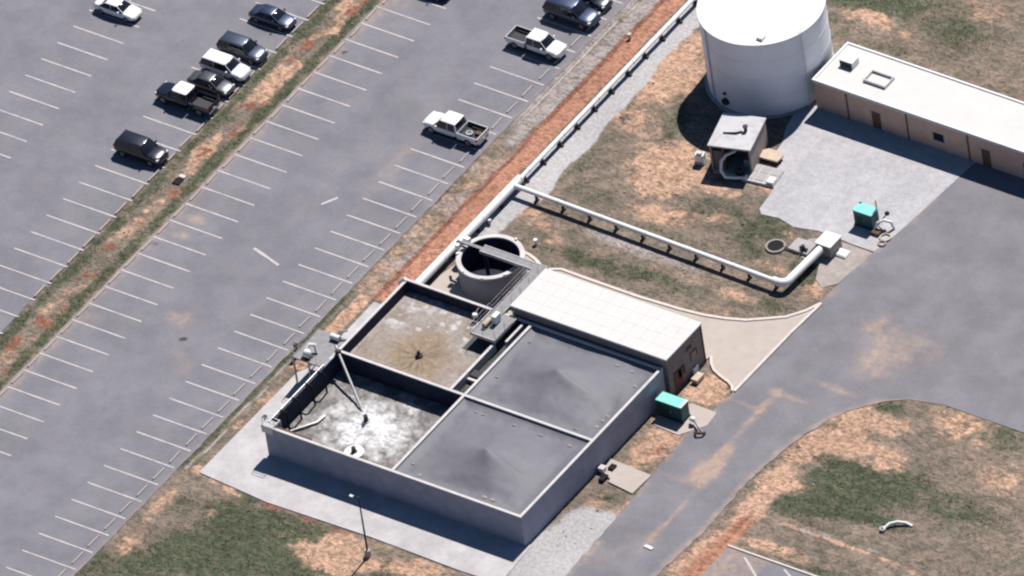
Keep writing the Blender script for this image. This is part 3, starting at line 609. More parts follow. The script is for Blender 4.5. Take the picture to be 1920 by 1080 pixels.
hz = MB().tube([(8.3, -55.0, 1.62), (9.0, -54.1, 1.66), (9.9, -52.8, 1.64), (10.0, -51.6, 1.6)], .12, 7).build('hose', M['galv'], smooth=True)
tag(hz, 'pale curved hose floating at the left corner of the foaming cell', 'hose')
hb = MB().box(8.4, 12.2, -56.95, -56.6, 3.2, 3.45).build('timber_beam', M['brown'], bevel=.03); tag(hb, 'brown timber beam lying inside the near wall of the foaming cell', 'beam')

# platform over the channel with its equipment, walkway from the clarifier
PF = empty('catwalk', (17.9, -30, 0), 0, 'grey steel grating catwalk running across the round tank to the basin platform', 'walkway')
zw = 3.75
def cw(mb, name, m, **k):
    o = mb.build(name, m, PF, **k); o.matrix_parent_inverse = Matrix.Translation(PF.location).inverted(); return o
mb = MB(); mb.box(17.5, 20.3, -37.2, -33.6, zw, zw + .12); cw(mb, 'platform', M['grating'])
mb = MB(); mb.box(17.6, 18.7, -33.6, -26.8, zw, zw + .1); mb.box(11.4, 17.6, -26.8, -26.0, zw, zw + .1); mb.box(17.6, 18.7, -26.8, -26.0, zw, zw + .1); mb.box(9.0, 11.4, -26.6, -26.25, zw, zw + .08); cw(mb, 'deck', M['grating'])
mb = MB()
for (xa, xb, ya, yb) in ((17.5, 17.6, -33.6, -26.8), (18.7, 18.8, -33.6, -25.9), (11.4, 17.5, -26.9, -26.8), (11.4, 18.7, -26.0, -25.9), (17.4, 17.5, -37.3, -33.6), (17.5, 20.4, -37.3, -37.2), (20.3, 20.4, -37.2, -33.6)): mb.box(xa, xb, ya, yb, zw - .2, zw + .14)
mb.each('beam', M['galv'], PF, Matrix.Translation(PF.location).inverted())
mb = MB()
rail(mb, [(17.55, -33.6), (17.55, -26.85)], z=zw + .1, r=.016); rail(mb, [(18.75, -33.6), (18.75, -25.95)], z=zw + .1, r=.016); rail(mb, [(17.5, -33.7), (17.5, -37.2), (20.3, -37.2), (20.3, -33.8)], z=zw + .1, r=.02)
cw(mb, 'handrail', M['galv'])
mb = MB()
for (x, y) in ((17.7, -32.9), (18.6, -32.9), (17.7, -29.5), (18.6, -29.5), (18.6, -26.2)): mb.box(x - .08, x + .08, y - .08, y + .08, 0, zw)
mb.each('post', M['galv'], PF, Matrix.Translation(PF.location).inverted())
def small(name, label, cat, loc, parts, rz=0):
    q = empty(name, loc, rz, label, cat)
    for (nm, mb_, m_, bev, sm) in parts: mb_.build(nm, m_, q, bevel=bev, smooth=sm)
    return q
small('control_box', 'white control cabinet standing on the grating platform', 'cabinet', (18.95, -34.9, zw + .12), [('cabinet', MB().box(-.25, .25, -.45, .45, .1, 1.0), M['white'], .03, False), ('post', MB().cyl((0, 0, 0), (0, 0, .1), .06), M['galv'], 0, False)])
small('gear_motor', 'tan drive motor beside the white cabinet on the grating platform', 'motor', (18.35, -35.6, zw + .12), [('motor_housing', MB().cyl((0, -.6, .35), (0, .5, .35), .24, 12), M['tan'], .02, True), ('base', MB().box(-.3, .3, -.5, .5, 0, .15), M['dark'], .02, False)])
small('float_switch_box', 'white round cap hanging over the dark water beside the platform', 'cap', (15.9, -34.35, 3.0), [('cap', MB().cyl((0, 0, 0), (0, 0, .35), .3, 14, .24), M['white'], .03, True), ('arm', MB().cyl((0, 0, .3), (0, .8, .55), .05), M['galv'], 0, False)])

# ------------------------------------------------------------------ round clarifier
cx, cy = 12.25, -26.4
K = empty('round_clarifier', (cx, cy, 0), 0, 'open round concrete tank with a pale rim and deep dark inside', 'tank')
mb = MB(); mb.ring(0, 0, 2.95, 3.28, -.2, 2.9, 72); mb.build('wall', mat('clarifier_wall', (.25, .245, .26), var=.1, scale=.8, dirt=(.18, .18, .2), dth=(.5, .8)), K)
mb = MB(); mb.ring(0, 0, 2.86, 3.36, 2.9, 3.08, 72); mb.build('rim', M['coping'], K, bevel=.02)
mb = MB(); mb.ring(0, 0, 2.92, 2.95, 0, 2.88, 60); mb.build('shade_lining', M['inner'], K)  # same painted navy shade as in the basin cells
mb = MB(); mb.cyl((0, 0, .3), (0, 0, .45), 2.92, 60); mb.build('water', mat('dark_water', (.03, .035, .05), rough=.25), K)
mb = MB(); mb.cyl((-.6, 0, .4), (-.6, 0, 3.6), .2, 16); mb.build('centre_column', M['dark'], K, smooth=True)
mb = MB()
for a_ in (15, 75, 200, 250, 290, 330): mb.box(3.3 * math.cos(R_(a_)) - .12, 3.3 * math.cos(R_(a_)) + .12, 3.3 * math.sin(R_(a_)) - .12, 3.3 * math.sin(R_(a_)) + .12, 2.95, 3.25)
mb.each('bracket', M['white'], K, bevel=.02)
small('rim_equipment', 'cluster of pale valves and boxes at the left rim of the round tank', 'valves', (8.8, -26.3, 3.05), [('box', MB().box(-.2, .5, .5, 1.0, 0, .5), M['white'], .04, False), ('valve', MB().cyl((-.1, -.5, 0), (-.1, -.5, .55), .25, 12), M['white'], .03, True), ('pipe', MB().tube([(-.9, .2, -.4), (-.5, .2, .3), (.8, .1, .35)], .13), M['galv'], 0, True), ('hand_wheel', MB().cyl((.5, -.1, .6), (.5, -.1, .66), .25, 12), M['dark'], 0, False)])
small('pump_housing', 'small grey pump housing beside the white pipe left of the round tank', 'pump', (7.95, -25.2, 0), [('housing', MB().box(-.45, .45, -.4, .4, 0, 2.4), M['galv'], .05, False), ('cap', MB().cyl((0, 0, 2.4), (0, 0, 2.7), .3, 12), M['white'], .03, True)])
small('marker_post', 'white round post cap on grass above the round tank', 'post', at(1005, 458) + (0,), [('post', MB().cyl((0, 0, 0), (0, 0, .5), .14, 10), M['white'], .02, True), ('cap', MB().cyl((0, 0, .5), (0, 0, .62), .22, 10), M['white'], .02, True)])
small('marker_post', 'pale post cap on the gravel just right of the white pipe above the round tank', 'post', at(919, 420) + (0,), [('post', MB().cyl((0, 0, 0), (0, 0, .45), .12, 10), M['coping'], .02, True), ('cap', MB().cyl((0, 0, .45), (0, 0, .55), .2, 10), M['coping'], .02, True)])
small('marker_post', 'yellowish post cap on the orange dirt beside the upper white pipe', 'post', at(1181, 72) + (0,), [('post', MB().cyl((0, 0, 0), (0, 0, .5), .15, 10), M['tan'], .02, True), ('cap', MB().cyl((0, 0, .5), (0, 0, .6), .24, 10), M['tan'], .02, True)])

# ------------------------------------------------------------------ white roofed building by the basin
bx0, bx1, by0, by1, bh = 19.35, 37.55, -33.12, -26.95, 4.75
Q = empty('control_building', (28.4, -30, 0), 0, 'flat white roofed building with grey brick walls joined to the covered basin', 'building')
def qc(P_, mb, name, m, **k):
    o = mb.build(name, m, P_, **k); o.matrix_parent_inverse = Matrix.Translation(P_.location).inverted(); return o
mb = MB(); mb.box(bx0 + .1, bx1 - .1, by0 + .1, by1 - .1, -.1, bh - .2); qc(Q, mb, 'wall', M['brickgrey'])
mb = MB(); mb.box(bx0, bx1, by0 + .02, by1, bh - .2, bh); r_ = qc(Q, mb, 'roof', M['roofwhite'], bevel=.03)
mb = MB()
for k in range(1, 13): x = bx0 + k * (bx1 - bx0) / 13; mb.box(x - .025, x + .025, by0 + .15, by1 - .1, bh, bh + .014)
for k in range(1, 4): y = by0 + k * (by1 - by0) / 4; mb.box(bx0 + .15, bx1 - .15, y - .02, y + .02, bh + .002, bh + .009)
mb.build('roof_seam', M['roofwhite'], r_)
for (y, z, w_, h_, nm, mm) in ((-28.8, 1.75, .45, .8, 'window', 'bglass'), (-31.0, 1.15, .5, 1.0, 'vent_louvre', 'dark'), (-29.4, 3.2, .3, .3, 'vent', 'dark'), (-31.6, .1, .55, 2.1, 'door', 'brown')):
    mb = MB(); mb.box(bx1 - .1, bx1 - .06, y - w_ / 1, y + w_, z, z + h_); f = qc(Q, mb, nm, M[mm])
    mb = MB(); mb.box(bx1 - .1, bx1 - .03, y - w_ - .08, y - w_, z, z + h_); mb.box(bx1 - .1, bx1 - .03, y + w_, y + w_ + .08, z, z + h_); mb.box(bx1 - .1, bx1 - .03, y - w_ - .08, y + w_ + .08, z + h_, z + h_ + .08)
    mb.build('frame', M['brown'], f)
mb = MB(); mb.cyl((bx1 - .02, by1 - .25, 0), (bx1 - .02, by1 - .25, bh - .2), .06, 8); qc(Q, mb, 'downspout', M['brown'])
small('ac_unit', 'white air conditioning unit at the foot of the grey brick wall, nearer the building', 'ac unit', at(1301, 697) + (0,), [('casing', MB().box(-.35, .35, -.45, .45, .08, .75), M['white'], .04, False), ('fan_grille', MB().cyl((0, 0, .75), (0, 0, .78), .28, 16), M['dark'], 0, False), ('base', MB().box(-.4, .4, -.5, .5, 0, .08), M['conc'], 0, False)])
small('utility_box', 'cream utility box lying in the dirt outside the white air conditioning unit', 'box', at(1309, 713) + (0,), [('casing', MB().box(-.35, .35, -.6, .6, 0, .45), M['conc_beige'], .04, False), ('lid', MB().box(-.38, .38, -.63, .63, .45, .52), M['tan'], .02, False)])

# ------------------------------------------------------------------ white overhead pipes
def elbow(a, c, b, r, n=6):
    a, c, b = Vector(a), Vector(c), Vector(b); p = c + (a - c).normalized() * r; q = c + (b - c).normalized() * r; out = []
    for i in range(n + 1):
        u = i / n; out.append((1 - u) ** 2 * p + 2 * u * (1 - u) * c + u * u * q)
    return out
def supports(P_, pts, z, r):
    for (x, y, ax) in pts:
        mb = MB()
        if ax == 'y': mb.box(x - .25, x + .45, y - .1, y + .1, -.1, .2); mb.box(x - .12, x + .12, y - .09, y + .09, .22, z - r * .6)
        else: mb.box(x - .12, x + .12, y - .35, y + .3, -.1, .2); mb.box(x - .09, x + .09, y - .12, y + .12, .22, z - r * .6)
        qc(P_, mb, 'support', M['dark'])
zA = .85
PA = empty('long_white_pipe', (6.3, -5, 0), 0, 'long straight white pipe beside the orange dirt verge, leading to the basin', 'pipe')
mb = MB(); mb.tube([(6.55, 60, zA), (6.55, -13.6, zA)], .23, 16); qc(PA, mb, 'thin_pipe', M['white'], smooth=True)
mb = MB(); mb.tube([(6.5, -13.4, zA), (6.5, -33.0, zA + .05), ], .42, 18); mb.tube([(6.5, -33.0, 1.0), (6.5, -33.5, 1.0), (6.6, -33.55, 3.2), (7.3, -33.5, 3.9)], .2, 10); qc(PA, mb, 'wide_pipe', M['white'], smooth=True)
mb = MB()
for y in [48 - 6.0 * k for k in range(11)]: mb.cyl((6.55, y - .07, zA), (6.55, y + .07, zA), .265, 16)
for y in (-13.5, -20, -26.5, -32.8): mb.cyl((6.5, y - .08, zA), (6.5, y + .08, zA), .46, 18)
mb.each('flange', M['white'], PA, Matrix.Translation(PA.location).inverted(), smooth=True)
supports(PA, [(6.55, 10.9 - 2.95 * k, 'y') for k in range(-6, 9)] + [(6.5, -17, 'y'), (6.5, -21, 'y'), (6.5, -25, 'y'), (6.5, -29, 'y')], zA, .28)
zB = 1.0
PB = empty('cross_pipe', (22, -15.1, 0), 0, 'white pipe on dark supports crossing the grass and turning up to a white box', 'pipe')
mb = MB(); mb.tube([(6.8, -14.7, zB), (37.6, -15.25, zB)], .25, 16); qc(PB, mb, 'long_run', M['white'], smooth=True)
mb = MB(); pts = [Vector((37.4, -15.25, zB))] + elbow((37.4, -15.25, zB), (38.75, -15.25, zB), (38.95, -8.6, zB), .8) + [Vector((38.95, -9.4, zB))]
mb.tube(pts, .40, 16); qc(PB, mb, 'short_run', M['white'], smooth=True)
mb = MB()
for k in range(1, 6): x = 6.8 + 5.2 * k; mb.cyl((x - .07, -14.7 - .55 * (x - 6.8) / 30.8, zB), (x + .07, -14.7 - .55 * (x - 6.8) / 30.8, zB), .29, 16)
mb.each('flange', M['white'], PB, Matrix.Translation(PB.location).inverted(), smooth=True)
supports(PB, [(9.3 + 3.15 * k, -14.75 - .018 * (3.15 * k), 'x') for k in range(0, 10)] + [(38.85, -13.2, 'y'), (38.9, -11, 'y')], zB, .28)
small('valve_box', 'white square valve box at the end of the raised white pipe', 'box', (39.15, -8.25, 0), [('casing', MB().box(-.85, .85, -.95, .95, 0, 1.35), M['shedwall'], .03, False), ('lid', MB().box(-.92, .92, -1.02, 1.02, 1.35, 1.5), M['white'], .03, False)])
small('pale_slab', 'low white square slab on the sandy path right of the white valve box', 'slab', at(1578, 473, .2) + (0,), [('base', MB().box(-.75, .75, -.55, .55, 0, .2), M['white'], .03, False), ('lid', MB().box(-.65, .65, -.45, .45, .2, .27), M['white'], .02, False)])
wx, wy = at(1452, 463)
q = empty('manhole', (wx, wy, 0), 0, 'open round manhole with a beige ring and black opening in the grass', 'manhole')
mb = MB(); mb.ring(.12, .05, .8, 1.0, -.05, .2, 30); mb.build('ring', M['sandy'], q, bevel=.02)
mb = MB(); mb.cyl((.12, .05, .0), (.12, .05, .14), .80, 24); mb.build('opening', M['hole'], q)
gx, gy = at(1506, 467)
small('pump_pad', 'grey concrete pad carrying a small dark valve next to the open manhole', 'pad', (gx, gy, 0), [('slab', MB().box(-1.25, 1.0, -.8, 1.0, -.1, .3), M['conc'], .03, False), ('valve', MB().cyl((.3, -.35, .3), (.3, -.35, .85), .2, 10), M['dark'], .02, True), ('valve_body', MB().cyl((-.1, -.35, .5), (.8, -.35, .5), .12, 10), M['dark'], 0, True), ('pipe', MB().cyl((-1.8, -.7, .15), (.1, -.7, .2), .09, 8), M['brown'], 0, True)])

# ------------------------------------------------------------------ teal enclosed machines
def teal(x, y, w_, d_, h_, label, rz=0):
    q = empty('blower_unit', (x, y, 0), rz, label, 'machine')
    MB().box(-w_ / 2 - .05, w_ / 2 + .05, -d_ / 2 - .05, d_ / 2 + .05, .06, .22).build('skid', M['dark'], q)
    MB().box(-w_ / 2, w_ / 2, -d_ / 2, d_ / 2, .22, h_).build('casing', M['tealshade'], q, bevel=.03)
    MB().box(-w_ / 2 - .05, w_ / 2 + .05, -d_ / 2 - .05, d_ / 2 + .05, h_, h_ + .09).build('roof', M['teal'], q, bevel=.02)
    mb = MB()
    for k in range(6): mb.box(-w_ / 2 + .2, -.1, -d_ / 2 - .02, -d_ / 2 + .01, .5 + k * .15, .58 + k * .15)
    mb.build('louvre', M['dark'], q)
    dr = MB().box(.05, w_ / 2 - .1, -d_ / 2 - .025, -d_ / 2 + .01, .35, h_ - .12).build('door', M['tealshade'], q); MB().box(.12, .18, -d_ / 2 - .06, -d_ / 2 - .02, .9, 1.1).build('handle', M['galv'], dr)
    return q
q = teal(40.25, -3.35, 2.1, 1.25, 1.85, 'teal machine housing standing on the pale gravel yard near the road')
MB().cyl((1.0, .5, .2), (1.0, .5, 3.0), .06, 8).build('exhaust_stack', M['shedwall'], q)
MB().cyl((-.95, .65, 0), (-.95, .65, 2.1), .12, 8).build('filter', M['galv'], q)
small('valve_station', 'dark valve with a white curved pipe and tan rings right of the gravel yard machine', 'valve', (42.0, -3.0, 0), [('stem', MB().cyl((-.55, 0, .3), (.2, .45, 1.5), .06), M['dark'], 0, False), ('valve', MB().blob((.2, .45, 1.5), .25, .25, .25, 10, 6, 0), M['dark'], 0, True), ('pipe', MB().tube([(-.5, -.9, .2), (-.3, -.6, .9), (.2, -.2, 1.15), (.8, .1, .9), (1.0, .2, .1)], .14), M['white'], 0, True), ('base', MB().box(-.6, .3, -1.5, -.7, 0, .35), M['brown'], .03, False)])
q = small('hose_coil', 'tan coiled hose lying on gravel at the road side of the dark valve', 'hose', (43.0, -4.3, .08), [('coil', MB().ring(0, 0, .45, .6, 0, .12, 24), M['tan'], .03, True), ('inner_coil', MB().ring(.2, -.9, .28, .42, 0, .12, 20), M['shedwall'], .03, True)])
slab('concrete_pad', [(38.2, -37.2), (37.5, -35.2), (39.8, -32.9), (42.7, -33.0), (42.9, -35.0), (41.2, -37.4)], .06, M['conc_beige'])
q = teal(39.2, -35.15, 2.9, 1.25, 1.9, 'teal roofed machine housing in the dirt close against the blue grey basin wall')
MB().box(1.2, 1.5, -.6, .6, 1.95, 2.02).build('end_cap', M['white'], q)
small('valve_station', 'pale valve and brown pipe elbow on the beige pad right of the basin side machine', 'valve', (42.2, -35.6, .06), [('pipe', MB().tube([(-1.0, .3, .4), (-.2, .1, .45), (.5, -.4, .4), (.9, -.5, .05)], .12), M['galv'], 0, True), ('valve', MB().blob((-.6, .2, .6), .3, .3, .25, 10, 6, 0), M['white'], 0, True), ('elbow', MB().tube([(.3, -.9, .1), (.7, -1.1, .35), (1.2, -.8, .3), (1.2, -.4, .1)], .12), M['brown'], 0, True)])

# pad with two black openings
q = empty('hatch_pad', (39.9, -44.8, 0), 0, 'beige concrete pad with two black hatches beside the basin wall', 'pad')
def lc(pts): return [(p[0] - 39.9, p[1] + 44.8) for p in pts]
MB().prism(lc([(37.35, -43.2), (42.2, -43.45), (42.05, -46.5), (39.0, -46.1), (38.9, -45.6), (37.6, -45.5)]), -.1, .13).build('slab', M['conc_beige'], q, bevel=.02)
mb = MB(); mb.box(-1.95, -1.35, .15, .9, .13, .35); mb.build('hatch', M['hole'], q, bevel=.02)
mb = MB(); mb.box(-1.85, -1.3, -1.6, -.6, .0, .3); mb.build('hatch', M['hole'], q, bevel=.02)
small('junction_box', 'white equipment box wedged between the basin wall and the hatch pad', 'box', at(1118, 874) + (0,), [('casing', MB().box(-.3, .3, -.5, .4, .0, .7), M['coping'], .04, False), ('lid', MB().box(-.34, .34, -.54, .44, .7, .76), M['white'], .02, False)])
small('meter_box', 'small pale box standing on the near corner of the hatch pad', 'box', at(1130, 884) + (.13,), [('casing', MB().box(-.3, .3, -.3, .3, 0, .4), M['white'], .05, False), ('lid', MB().box(-.33, .33, -.33, .33, .4, .46), M['coping'], .02, False)])

# ------------------------------------------------------------------ equipment west of the basin
q = empty('access_platform', (5.4, -45.6, 0), 0, 'grey grating platform against the left side of the basin, with handrails', 'platform')
zp = 3.3
MB().box(-1.9, 1.75, -1.9, 2.6, zp, zp + .12).build('deck', M['grating'], q)
mb = MB(); rail(mb, [(-1.85, 2.5), (-1.85, -1.85), (1.0, -1.85)], z=zp + .12, r=.018); mb.build('handrail', M['galv'], q)
mb = MB()
for (x, y) in ((-1.8, -1.8), (-1.8, 2.5), (0, -1.8), (0, 2.5)): mb.box(x - .07, x + .07, y - .07, y + .07, 0, zp)
mb.each('post', M['galv'], q)
small('blower_pump', 'white rounded blower with curved pipes on the grey platform left of the basin', 'blower', (5.0, -46.9, zp + .12), [('housing', MB().blob((0, 0, .5), .42, .42, .45, 12, 8, 0), M['white'], 0, True), ('pipe', MB().tube([(-.5, .3, .3), (-.3, .9, .8), (.2, 1.1, .75), (.5, .8, .1)], .16), M['white'], 0, True), ('base', MB().box(-.5, .5, -.5, .5, 0, .1), M['dark'], .02, False)])
small('blower_pump', 'grey pump with short pipe at the upper end of the platform beside the basin', 'pump', (6.0, -43.6, zp + .12), [('housing', MB().cyl((-.5, 0, .35), (.5, 0, .35), .3, 14), M['white'], .03, True), ('pipe', MB().tube([(.2, 0, .4), (.2, .5, .8), (.9, .9, .8)], .1), M['galv'], 0, True), ('base', MB().box(-.5, .5, -.3, .3, 0, .1), M['dark'], .02, False)])
small('dark_post', 'dark brown post beside the parking lot edge left of the platform', 'post', (1.35, -44.2, 0), [('post', MB().box(-.14, .14, -.14, .14, 0, 1.5), M['brown'], .02, False), ('cap', MB().box(-.2, .2, -.2, .2, 1.5, 1.65), M['dark'], .02, False)])
small('small_valve', 'small grey valve standing on the pale apron strip left of the foaming cell', 'valve', (4.9, -50.6, .07), [('stem', MB().cyl((0, 0, 0), (0, 0, .5), .08), M['galv'], 0, True), ('hand_wheel', MB().cyl((0, 0, .5), (0, 0, .56), .22, 12), M['dark'], 0, False)])
small('small_valve', 'grey valve at the lower corner of the pale apron strip near the basin corner', 'valve', (4.2, -53.6, .07), [('stem', MB().cyl((0, 0, 0), (0, 0, .7), .1), M['galv'], 0, True), ('hand_wheel', MB().cyl((0, 0, .7), (0, 0, .76), .25, 12), M['dark'], 0, False)])
# light pole
q = empty('light_pole', (24.2, -65.2, 0), 0, 'tall slim dark light pole on a concrete stump in front of the basin', 'light pole')
MB().cyl((0, 0, -.1), (0, 0, .75), .34, 16, .30).build('base', M['conc_beige'], q, smooth=True)
MB().cyl((0, 0, .75), (0, 0, 7.4), .105, 10, .06).build('pole', M['dark'], q, smooth=True)
a_ = MB().tube([(0, 0, 7.35), (-.35, -.1, 7.45), (-.6, -.15, 7.4)], .04).build('arm', M['dark'], q); MB().box(-.95, -.5, -.28, 0, 7.3, 7.42).build('lamp_head', M['white'], a_, bevel=.03)

# ------------------------------------------------------------------ water tank
T = empty('water_tank', (19.35, 11.15, 0), 0, 'huge white cylindrical storage tank with a flat white top', 'tank')
TR, TH = 6.2, 9.0
mb = MB(); mb.cyl((0, 0, -.1), (0, 0, TH), TR, 128, cap=False); mb.build('shell', M['tank'], T, smooth=True)
mb = MB(); mb.ring(0, 0, TR - .3, TR + .09, TH - .16, TH + .05, 128); mb.build('rim', M['white'], T, smooth=True, bevel=.02)
rings = []
mb = MB(); mb.cyl((0, 0, TH), (0, 0, TH + .45), TR - .02, 96, .4); mb.build('roof', M['white'], T, smooth=True)
mb = MB()
for z in (2.25, 4.5, 6.75): mb.ring(0, 0, TR - .02, TR + .015, z, z + .05, 128)
mb.each('weld_seam', M['tank'], T)
mb = MB(); mb.box(2.6, 3.3, -4.7, -4.0, TH + .05, TH + .35); mb.build('roof_hatch', M['white'], T, bevel=.03)
mb = MB(); a_ = R_(-100); px_, py_ = TR * math.cos(a_), TR * math.sin(a_)
mb = MB(); mb.cyl((px_ * .98, py_ * .98, 1.0), (px_ * 1.05, py_ * 1.05, 1.0), .38, 16); mb.cyl((px_ * 1.0, py_ * 1.0, 2.0), (px_ * 1.04, py_ * 1.04, 2.0), .14, 10); mb.each('manway', M['dark'], T, smooth=True)
mb = MB(); a_ = R_(-20); px_, py_ = (TR + .25) * math.cos(a_), (TR + .25) * math.sin(a_)
mb = MB()
for s_ in (-.2, .2): mb.cyl((px_, py_ + s_, .2), (px_, py_ + s_, TH + .8), .035, 6)
for k in range(28): mb.cyl((px_, py_ - .2, .5 + .3 * k), (px_, py_ + .2, .5 + .3 * k), .02, 5)
mb.build('ladder', M['white'], T)
mb = MB(); a_ = R_(-118); px_, py_ = (TR + .1) * math.cos(a_), (TR + .1) * math.sin(a_); mb.cyl((px_, py_, .1), (px_, py_, TH - .1), .07, 8); mb.build('level_pipe', M['tank'], T, smooth=True)
mb = MB(); mb.ring(0, 0, TR, TR + .35, -.1, .12, 96); mb.build('footing', M['conc'], T)

# right hand building
q = empty('brick_building', (36, 12, 0), 0, 'long low pinkish brick building with a flat white roof beside the big white tank', 'building')
x0, x1, y0, y1, h = 26.0 - 36, 58.0 - 36, 8.9 - 12, 15.2 - 12, 3.55
MB().box(x0 + .12, x1 - .12, y0 + .12, y1 - .12, -.1, h - .25).build('wall', M['brick'], q)
rf = MB().box(x0, x1, y0, y1, h - .25, h).build('roof', M['roofwhite'], q, bevel=.03)
mb = MB(); mb.box(x0, x1, y0, y0 + .22, h, h + .12); mb.box(x0, x1, y1 - .22, y1, h, h + .12); mb.box(x0, x0 + .22, y0 + .22, y1 - .22, h, h + .12); mb.build('parapet', M['white'], rf, bevel=.02)
hx, hy = at(1592, 112, 4.1); hx -= 36; hy -= 12
MB().box(hx - .75, hx + .75, hy - .6, hy + .6, h, h + .75).build('roof_hatch', M['white'], rf, bevel=.03)
MB().box(hx - .7, hx + .7, hy - .625, hy - .6, h + .08, h + .68).build('louvre', M['dark'], rf)
sx, sy = at(1648, 150, 3.6); sx -= 36; sy -= 12
mb = MB(); mb.box(sx - 1.3, sx + 1.3, sy - .85, sy - .7, h, h + .3); mb.box(sx - 1.3, sx + 1.3, sy + .7, sy + .85, h, h + .3); mb.box(sx - 1.3, sx - 1.15, sy - .7, sy + .7, h, h + .3); mb.box(sx + 1.15, sx + 1.3, sy - .7, sy + .7, h, h + .3)
sk = mb.build('skylight_frame', M['coping'], rf, bevel=.02); MB().box(sx - 1.15, sx + 1.15, sy - .7, sy + .7, h, h + .04).build('skylight_panel', M['roofwhite'], sk)
for (x, w_) in ((33.2, .5), (46, .5)):
    d = MB().box(x - w_ - 36, x + w_ - 36, y0 + .09, y0 + .13, 0, 2.1).build('door', M['brown'], q); MB().box(x + w_ - 36.2, x + w_ - 36.1, y0 + .05, y0 + .09, 1.0, 1.1).build('handle', M['galv'], d)
for x in (40.5, 51):
    d = MB().box(x - .6 - 36, x + .6 - 36, y0 + .09, y0 + .13, 1.2, 2.1).build('window', M['bglass'], q); MB().box(x - .7 - 36, x + .7 - 36, y0 + .04, y0 + .11, 1.1, 1.2).build('sill', M['conc'], d)
for x in (29.9, 36.9, 44.0): MB().cyl((x - 36, y0 + .05, 0), (x - 36, y0 + .05, h - .25), .06, 8).build('downspout', M['brown'], q)

# ------------------------------------------------------------------ little shed with open front, turned 16 degrees
q = empty('pump_shed', (22.0, -3.4, 0), R_(15.5), 'small flat grey roofed shed in front of the white tank', 'shed')
sw, sl_, sh = 4.4, 5.0, 3.2
MB().box(.0, sw, 0, sl_, sh - .18, sh).build('roof', M['shedroof'], q, bevel=.02)
MB().box(sw - .3, sw - .12, .15, sl_ - .12, -.1, sh - .18).build('side_wall', M['shedwall'], q); MB().box(.12, .3, .15, sl_ - .12, -.1, sh - .18).build('side_wall', M['shedwall'], q)
MB().box(.3, 1.35, .35, .55, -.1, sh - .9).build('front_wall', M['brickgrey'], q); MB().box(.3, sw - .3, 2.6, 2.8, -.1, sh - .18).build('back_wall', M['brickgrey'], q)
MB().box(1.35, 1.6, .12, .5, -.1, sh - .18).build('post', M['brown'], q)
MB().box(.35, sw - .35, -.3, 2.5, -.1, .15).build('floor', M['conc'], q); MB().box(3.2, 3.8, .8, 1.6, .15, 1.1).build('pump_casing', M['galv'], q, bevel=.05)
v_ = MB().cyl((3.05, 2.75, sh), (3.05, 2.75, sh + .55), .17, 12).build('roof_vent', M['dark'], q, smooth=True); MB().cyl((3.05, 2.75, sh + .5), (3.05, 2.75, sh + .62), .26, 12).build('cap', M['dark'], v_)
MB().tube([(2.75, 2.5, sh + .1), (2.3, 2.15, sh + .12), (1.8, 2.1, sh + .08), (1.0, 2.0, sh + .05)], .09).build('roof_pipe', M['dark'], q, smooth=True)
small('suction_pipe', 'white curved pipe arching down out of the open front of the shed', 'pipe', (23.7, -3.2, 0), [('arch', MB().tube([(.5, 1.3, 2.2), (.0, .3, 2.2), (-.25, -.2, 1.7), (-.1, -.6, .9), (.5, -.8, .45), (1.4, -.4, .4), (2.3, .1, .35)], .15, 10), M['white'], 0, True), ('flange', MB().cyl((2.2, .05, .35), (2.35, .12, .35), .3, 14), M['white'], 0, True), ('pump', MB().blob((1.3, .4, .5), .5, .4, .45, 12, 7, 0), M['dark'], 0, True)])
x_, y_ = at(1314, 305)
small('white_cabinet', 'white weathered cabinet standing in dirt at the left side of the shed', 'cabinet', (x_, y_, 0), [('casing', MB().box(-.45, .45, -.35, .45, .25, 1.15), M['white'], .06, False), ('base', MB().box(-.5, .5, -.4, .5, 0, .25), M['conc'], .02, False), ('cap', MB().box(-.25, .3, -.25, .25, 1.15, 1.35), M['coping'], .04, False)], R_(15))
q = empty('slab_bed', (27.3, -1.9, 0), R_(8), 'pale grey panelled concrete slab in front of the shed at the gravel edge', 'slab')
MB().box(-1.9, 1.5, -1.2, 1.3, -.05, .25).build('slab', M['shedroof'], q, bevel=.03)
mb = MB()
for k in range(3): mb.box(-1.75 + k * 1.1, -.8 + k * 1.1, -.9, .1, .25, .30); mb.box(-1.75 + k * 1.1, -.8 + k * 1.1, .25, 1.15, .25, .29)
mb.each('panel', M['conc'], q)
MB().box(.7, 1.45, -1.1, -.2, .25, .5).build('cap_block', M['white'], q, bevel=.04)
x_, y_ = at(1446, 297)
q = empty('tan_slab', (x_, y_, 0), R_(6), 'cream tan slab leaning up on the gravel edge right of the shed', 'slab')
MB().prism([(-1.2, -.7), (1.1, -.75), (1.3, .3), (.5, .75), (-.6, .8), (-1.2, .3)], .3, .5).build('top', M['tan'], q, bevel=.03); MB().box(-1.0, 1.0, -.5, .6, -.05, .3).build('base', M['brown'], q)

